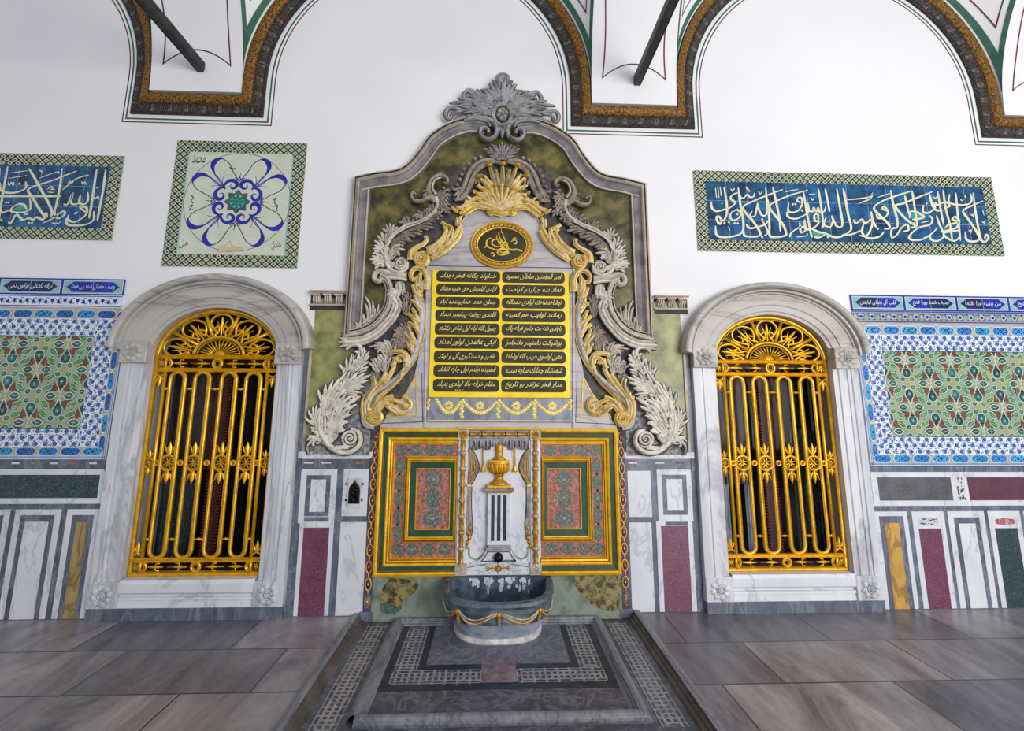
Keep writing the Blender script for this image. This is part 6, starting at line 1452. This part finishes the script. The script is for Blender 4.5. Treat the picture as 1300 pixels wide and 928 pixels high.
for s, lab in ((-1, 'painted panel of salmon and green with gilt mouldings, left of the fountain column'), (1, 'painted panel of salmon and green with gilt mouldings, right of the fountain column')):
    X0, X1 = (-.868, -.312); cxm = (X0+X1)/2
    t = thing('painted_panel', (s*cxm, 0, FB), lab, 'painted panel')
    def fin(b, nm):
        o = b if s < 0 else b.flipped(); return o.build(nm, t)
    # board
    b = MB(PRED); b.bslab(X0, FB, X1, FT, .004, .022, PRED); fin(b, 'salmon_ground')
    # outer gilt moulding, open towards the column
    x0, z0, z1 = X0-.035, FB-.004, FT+.0
    pr = [(0, .004), (0, .045), (-.005, .058), (-.020, .064), (-.032, .056), (-.036, .046), (-.040, .042), (-.066, .040), (-.070, .048), (-.080, .056), (-.090, .050), (-.094, .042), (-.100, .046), (-.108, .044), (-.112, .034), (-.118, .036), (-.122, .022)]
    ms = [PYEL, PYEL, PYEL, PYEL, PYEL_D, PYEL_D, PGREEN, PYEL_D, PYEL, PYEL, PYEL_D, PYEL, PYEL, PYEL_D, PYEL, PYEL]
    b = MB(); b.sweep([(X1, z0), (x0, z0), (x0, z1), (X1, z1)], [(o, d) for o, d in pr], ms); fin(b, 'outer_gilt_moulding')
    # inner frame
    i0, i1, j0, j1 = -.702, X1+.0, .500, 1.108
    pr2 = [(0, .022), (0, .034), (.006, .040), (.010, .034), (.014, .034), (.018, .044), (.024, .048), (.030, .040), (.034, .044), (.040, .042), (.044, .034), (.084, .032), (.086, .038), (.092, .040), (.095, .026)]
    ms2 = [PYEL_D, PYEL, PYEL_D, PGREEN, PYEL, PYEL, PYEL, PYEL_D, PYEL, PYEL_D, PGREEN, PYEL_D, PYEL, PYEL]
    b = MB(); vs = []
    for o, d in pr2: vs += [(i0+o, -d, j0+o), (i0+o, -d, j1-o), (i1-.58*o, -d, j1-o), (i1-.58*o, -d, j0+o)]
    for k in range(len(pr2)-1): b.add(vs[k*4:k*4+8], [[q, (q+1) % 4, 4+(q+1) % 4, 4+q] for q in range(4)], ms2[k])
    fin(b, 'inner_gilt_moulding')
    b = MB(PRED); K0, K1, Q0, Q1 = i0+.092, i1-.055, j0+.092, j1-.092; b.bslab(K0, Q0, K1, Q1, .022, .0265, PRED)
    cx, cz = (K0+K1)/2, (Q0+Q1)/2; b.rect = (K0+.003, Q0+.003, K1-.003, Q1-.003)
    motif(b, cx, cz+.135, .085, .070, .0270, PTEAL, PTEAL_D); motif(b, cx, cz, .065, .085, .0276, PTEAL, PTEAL_D); motif(b, cx, cz-.140, .095, .070, .0270, PTEAL, PTEAL_D)
    r = random.Random(3)
    for k in range(260):
        u, v = r.uniform(K0, K1), r.uniform(Q0, Q1); b.line(arc(u, v, .008, .008, r.uniform(0, 200), r.uniform(210, 360), 4), .0022, .0268, (STONE_L, PTEAL_D, WINE)[k % 3])
    b.rect = None; fin(b, 'centre_arabesque')
    b = MB(PTEAL)
    for k, z in enumerate((.56, .68, .80, .92, 1.04)): motif(b, -.742, z, .040, .068, .0226, PTEAL_D if k % 2 else PTEAL, PTEAL_D)
    for z in (.447, 1.152):
        for k, x in enumerate((-.735, -.63, -.51, -.39)): motif(b, x, z, .070, .042, .0226, PTEAL if k % 2 else PTEAL_D, PTEAL_D, True)
    fin(b, 'border_arabesque')

# ------------------------------------------------------------ fountain column panel
fc = thing('spout_backplate', (0, -.004, .272), 'white marble fountain back panel with gilt urn, fluted pillar and carved curtains', 'fountain backplate')
b = MB(MARB_W); b.bslab(-.312, .272, .312, FT+.005, .004, .030, MARB_W); b.bslab(-.315, FT-.012, .315, FT+.006, .03, .066, PYEL, .004); b.build('back_slab', fc)
RO_ = .272
def turned(b, p0, p1, n, r, m, md):
    """gilded bead-and-reel shaft between two points (x, z)"""
    for k in range(n):
        a, c = k/n, (k+1)/n; P = lambda t: (p0[0]+(p1[0]-p0[0])*t, -.045, p0[1]+(p1[1]-p0[1])*t)
        ts = [a+(c-a)*u for u in (0, .08, .2, .5, .8, .9, 1)]; rs = [.75, 1.25, .72, 1.0, .78, 1.25, .75]
        b.tube([P(t) for t in ts], lambda t, rs=rs: r*rs[min(6, round(t*6))], m, 9, False, False)
        b.tube([P(a-.004), P(a+.010)], r*1.3, md, 9)
for s in (-1, 1):
    b = MB(GILT_D, STONE_C); b.bslab(s*RO_-.034, .33, s*RO_+.034, 1.25, .03, .040, MARB_W, .002); turned(b, (s*RO_, .345), (s*RO_, 1.245), 8, .0185, STONE_L if False else GILT_D, STONE_L); b.build('turned_colonnette', fc)
    for z0 in (.275, 1.228):
        b = MB(STONE_L); b.bslab(s*RO_-.042, z0, s*RO_+.042, z0+.082, .03, .056, STONE_L, .004); rosette(b, s*RO_, z0+.041, .036, .056, STONE_L if z0 < 1 else GILT_D); b.build('rosette_block', fc)
b = MB(GILT_D, STONE_C); b.bslab(-.235, 1.238, .235, 1.302, .03, .038, STONE_C, .002); turned(b, (-.225, 1.272), (.225, 1.272), 5, .0145, GILT_D, OUTL); b.build('top_rod', fc)
# carved canopy and curtains
b = MB(STONE_C); n = 60
vs = []
for i in range(n+1):
    x = -.222+.444*i/n; dr = .012*abs(sin(i/n*pi*5)); zt_, zb_ = 1.236, 1.172-dr*1.2
    if abs(x) < .06: zb_ = 1.185
    for z, d in ((zt_, .045), (zt_-.02, .052+.006*sin(i*1.9)), ((zt_+zb_)/2, .050+.010*sin(i*1.9)), (zb_, .048+.012*sin(i*1.9)), (zb_, .030)): vs.append((x, -d, z))
b.add(vs, [[i*5+k, i*5+k+1, (i+1)*5+k+1, (i+1)*5+k] for i in range(n) for k in range(4)], STONE_C, True)
for x in (-.19, -.15, -.10, -.07, .075, .11, .15, .19): b.tube2([(x, 1.225), (x+.003, 1.178)], .004, .058, OUTL, 5)
b.build('canopy', fc)
tf = T(575, 540, 9.283); tg = T(575, 630, 8.433)
def curt_(b):
    for k in range(6):
        q = k/5; P = [(-.232+.0*q, 1.165), (-.222+.030*q, 1.12), (-.222+.064*q, 1.03), (-.226+.038*q, .955), (-.228+.012*q, .905)]
        b.rib(cat(P, 6), lambda t: .018-.005*t, .034+.004*(k % 2), .014, GILT_D if k in (2, 3) else STONE_M, 0, OUTL if k == 5 else None, True, 5)
    b.bslab(-.240, .892, -.208, .908, .034, .056, GILT_PALE, .003)
    for k in range(4):
        q = k/3; P = [(-.234+.022*q, .892), (-.232+.020*q, .75), (-.232+.030*q, .62), (-.234+.026*q, .54)]
        b.rib(cat(P, 6), lambda t: .012+.003*t, .034, .013, STONE_C if k != 1 else GILT_D, 0, OUTL if k == 3 else None, True, 5)
    for u, v, w in ((-.212, .60, .016), (-.222, .56, .018), (-.212, .53, .014), (-.228, .50, .016), (-.234, .47, .012)): b.dome(u, v, w, .020, .034, .018, GILT_D, 8, 3)
half_nm = 'carved_curtain'
b = MB(); curt_(b); b.build(half_nm, fc); b.flipped().build(half_nm, fc)
for s in (-1, 1):
    b = MB(PYEL); x = s*.118; b.tube2([(x, 1.175), (x, 1.045)], .0065, .045, PYEL, 8)
    vs = [(1.045, .006), (1.038, .011), (1.030, .010), (1.015, .015), (.998, .021)]
    b.tube([(x, -.045, z) for z, r in vs], lambda t: [.006, .011, .010, .015, .021][min(4, round(t*4))], PYEL, 10); b.build('tassel', fc)
# carved white recess edge sweeping to the foot
b = MB(OUTL); e = cat([(-.222, .46), (-.215, .40), (-.17, .375), (-.12, .395), (-.085, .44), (-.070, .50)], 6); b.sweep(e, [(0, .03), (.004, .038), (.010, .038), (.014, .030)], STONE_C); b.mirror(); b.build('recess_line', fc)
# urn
ur = MB(GILT_D)
up = [(.0, 1.222), (.010, 1.215), (.020, 1.200), (.026, 1.185), (.020, 1.168), (.028, 1.160), (.022, 1.150), (.020, 1.130), (.028, 1.100), (.048, 1.085)]
up = [(r*1.2, z) for r, z in up]; ur.lathe(0, -.045, up, GILT_D, 24, .7)
ur.lathe(0, -.045, [(.076, 1.085), (.080, 1.078), (.073, 1.066), (.080, 1.050), (.077, 1.020), (.060, .995), (.034, .985)], PYEL, 28, .7)
for k in range(15):
    a = pi+pi*k/14; ur.tube([(.080*cos(a), -.045+.7*.080*sin(a), 1.060), (.082*cos(a), -.045+.7*.082*sin(a), 1.035), (.073*cos(a), -.045+.7*.073*sin(a), 1.010), (.050*cos(a), -.045+.7*.050*sin(a), .990)], .0055, GILT_D if k % 2 else PYEL, 6)
ur.lathe(0, -.045, [(.030, .985), (.036, .980), (.036, .972), (.028, .966), (.034, .945), (.070, .915), (.074, .905)], GILT_D, 24, .7)
ur.lathe(0, -.045, [(.080, 1.082), (.083, 1.077), (.080, 1.072)], GILT_PALE, 28, .7)
ur.bslab(-.088, .886, .088, .908, .02, .088, PYEL, .003); u_ = ur.build('urn', fc)
# fluted pillar
b = MB(MARB_W)
b.bslab(-.108, .866, .108, .884, .028, .096, STONE_M, .003); b.bslab(-.098, .852, .098, .868, .028, .088, GILT_D, .003); b.build('pillar_cap', fc)
b = MB(MARB_W, MARB_B); b.bslab(-.083, .485, .083, .852, .028, .064, MARB_W, .002)
for x in (-.044, 0, .044): b.bslab(x-.0125, .515, x+.0125, .832, .062, .0655, PAVE_B)
b.build('pillar_shaft', fc)
b = MB(STONE_C, MARB_W)
b.bslab(-.080, .468, .080, .488, .028, .074, STONE_C, .003); b.bslab(-.092, .455, .092, .470, .028, .082, STONE_C, .003)
P = [(-.088, .455)]+cat([(-.088, .455), (-.105, .42), (-.135, .385), (-.185, .365)], 5)+[(-.205, .355), (.205, .355)]+cat([(.185, .365), (.135, .385), (.105, .42), (.088, .455)], 5)
b.slab(P, .028, .060, MARB_W, .003); P2 = cat([(-.080, .440), (-.095, .41), (-.125, .375)], 5)+[(.125, .375)]+cat([(.125, .375), (.095, .41), (.080, .440)], 5)
b.line(P2, .010, .0606, MARB_B, True); b.build('pillar_base', fc)
b = MB(MARB_W); b.slab([(-.23, .278), (-.23, .345), (-.08, .362), (.08, .362), (.23, .345), (.23, .278)], .028, .046, MARB_W, .002)
for s in (-1, 1): b.line([(s*.225, .330), (s*.085, .352)], .006, .0466, MARB_B); b.line([(s*.225, .318), (s*.10, .300)], .003, .0466, STONE_C)
b.build('lower_slab', fc)
b = MB(GILT_D); 
for k in range(6): a = k*pi/3+pi/6; b.dome(.018*cos(a), .322+.018*sin(a), .011, .011, .046, .010, GILT_D, 8, 3)
b.dome(0, .322, .010, .010, .046, .014, STONE_L, 8, 3)
for s in (-1, 1):
    b.rib([(s*.02, .322), (s*.045, .326), (s*.075, .324)], .010, .046, .008, GILT_D, 0, None, True, 5)
    for d in (-1, 0, 1): b.rib([(s*.058, .324), (s*.072, .324+d*.012), (s*.090, .324+d*.016)], .010, .046, .008, GILT_D, 0, None, True, 5)
    b.dome(s*.042, .340, .010, .008, .046, .007, STONE_L, 8, 2); b.dome(s*.042, .308, .010, .008, .046, .007, STONE_L, 8, 2)
b.build('gilt_flower', fc)
# spout boss
b = MB(BLACKM); zc = .403
b.tube([(0, -.055, zc), (0, -.085, zc), (0, -.100, zc)], lambda t: .034-.010*t*t, BLACKM, 16); b.tube([(0, -.10, zc), (0, -.118, zc-.002)], .014, BLACKM, 12)
for k in range(8): a = k*pi/4; b.tube([(.026*cos(a), -.086, zc+.026*sin(a)), (.030*cos(a), -.07, zc+.030*sin(a))], .008, BLACKM, 6)
b.build('spout', fc)

# ------------------------------------------------------------ basin
bs = thing('stone_basin', (0, -.2, SZ), 'oval blue-grey stone basin with gilt swags, standing under the spout', 'basin')
def rim(hw, fr_, flat, z, n=44, back=-.020):
    """plan outline: straight front between +-flat, rounded ends, back against the wall"""
    pts = []
    for i in range(n+1):
        a = pi+pi*i/n; c_, s_ = cos(a), sin(a)
        x = flat*(1 if c_ > 0 else -1)+(hw-flat)*c_ if abs(c_) > 1e-6 else 0
        pts.append((hw*(abs(c_)**.72)*(1 if c_ > 0 else -1), back-(fr_+back)*(abs(s_)**.62), z))
    return pts
BW, BF, BZ = .385, .535, .262
lv = [(.300, .375, SZ+.0), (.306, .380, SZ+.010), (.300, .372, SZ+.024), (.292, .366, SZ+.032), (.308, .395, .03), (.338, .445, .095), (.343, .455, .110), (.362, .492, .124), (.368, .508, .15), (.374, .522, .20), (.372, .520, .222), (.382, .532, .230), (.388, .540, .245), (.384, .536, .262)]
n = 44; vs = []
for hw, f_, z in lv: vs += rim(hw, f_, 0, z, n)
b = MB(BASIN, BASIN_L, FOOTW); N = n+1
for k in range(len(lv)-1):
    m = FOOTW if k < 3 else (BASIN_L if k < 6 else BASIN)
    b.add([vs[k*N+i] for i in range(N)]+[vs[(k+1)*N+i] for i in range(N)], [[i, i+1, N+i+1, N+i] for i in range(N-1)], m, True)
b.build('body', bs)
b = MB(BASIN_IN, BASIN, LIMES)
iv = [(.384, .536, .262, -.020), (.372, .522, .266, -.024), (.350, .496, .266, -.030), (.338, .482, .258, -.035), (.325, .465, .20, -.040), (.300, .43, .12, -.05), (.24, .36, .07, -.08)]
vs = []
for hw, f_, z, bk in iv: vs += rim(hw, f_, 0, z, n, bk)
for k in range(len(iv)-1):
    b.add([vs[k*N+i] for i in range(N)]+[vs[(k+1)*N+i] for i in range(N)], [[i, N+i, N+i+1, i+1] for i in range(N-1)], BASIN if k < 2 else BASIN_IN, True)
    # close along the back wall
    a0, a1, c0, c1 = vs[k*N], vs[k*N+n], vs[(k+1)*N], vs[(k+1)*N+n]
    b.add([a0, a1, c1, c0], [(0, 1, 2, 3)], BASIN_IN if k > 1 else BASIN)
b.add(vs[(len(iv)-1)*N:], [list(range(N))], BASIN_IN)
b.build('bowl', bs)
# upstand of limescaled stone at the back
b = MB(BASIN_IN); b.add([(-.330, -.066, .06), (.330, -.066, .06), (.345, -.060, .2715), (-.345, -.060, .2715), (.345, -.022, .2715), (-.345, -.022, .2715)], [(0, 1, 2, 3), (3, 2, 4, 5)], BASIN_IN)
r = random.Random(12)
for cx_, w_ in ((-.16, .05), (-.09, .035), (-.06, .03), (.09, .05), (.15, .05), (.20, .035), (.02, .02)):
    for k in range(7):
        u = cx_+r.uniform(-w_, w_)*.8; z = .262-abs(r.gauss(0, .04)); rw, rh = r.uniform(.006, .018), r.uniform(.012, .034)
        b.poly([(u+rw*cos(q/7*2*pi)*r.uniform(.6, 1.1), min(.270, z+rh*sin(q/7*2*pi)*r.uniform(.6, 1.1))) for q in range(7)], .0675+k*.0002, LIMES)
b.build('back_upstand', bs)
# gilt swags round the front
def onbody(u, z, off=.006):
    """u along the perimeter from -1 (left wall) to 1 (right wall)"""
    a = pi+pi*(u+1)/2; ks = [k for k in range(len(lv)-1) if lv[k][2] <= z <= lv[k+1][2]] or [len(lv)-2]; k = ks[0]; t = (z-lv[k][2])/max(1e-6, lv[k+1][2]-lv[k][2]); hw = lv[k][0]+(lv[k+1][0]-lv[k][0])*t+off; f_ = lv[k][1]+(lv[k+1][1]-lv[k][1])*t+off
    c_, s_ = cos(a), sin(a); return (hw*(abs(c_)**.72)*(1 if c_ > 0 else -1), -.020-(f_-.020)*(abs(s_)**.62), z)
us = [-.62, -.32, 0, .32, .62]
us = [-.90, -.40, 0, .40, .90]
for k in range(4):
    b = MB(GILT_D); u0, u1 = us[k], us[k+1]
    for j, (dz, r_) in enumerate(((0, .0052), (-.010, .0048), (-.020, .0055), (-.030, .0048))):
        P = []
        for i in range(15):
            t = i/14; P.append(onbody(u0+(u1-u0)*t, .214+dz*sin(pi*t)*.9-.050*sin(pi*t)-(dz < 0)*.004*j))
        b.tube(P, r_*.8, (STONE_L, GILT_D, STONE_L, GILT_D)[j], 6)
    b.build('gilt_swag', bs)
for u in us[1:4]:
    b = MB(GILT_D); p = onbody(u, .20); b.dome(p[0], p[2], .017, .019, -p[1]-.002, .014, GILT_D, 10, 3)
    for i in range(6): p = onbody(u, .188-.011*i); b.dome(p[0], p[2], .013, .009, -p[1]-.002, .011, STONE_M if i % 2 else GILT_D, 8, 3)
    b.build('gilt_drop', bs)
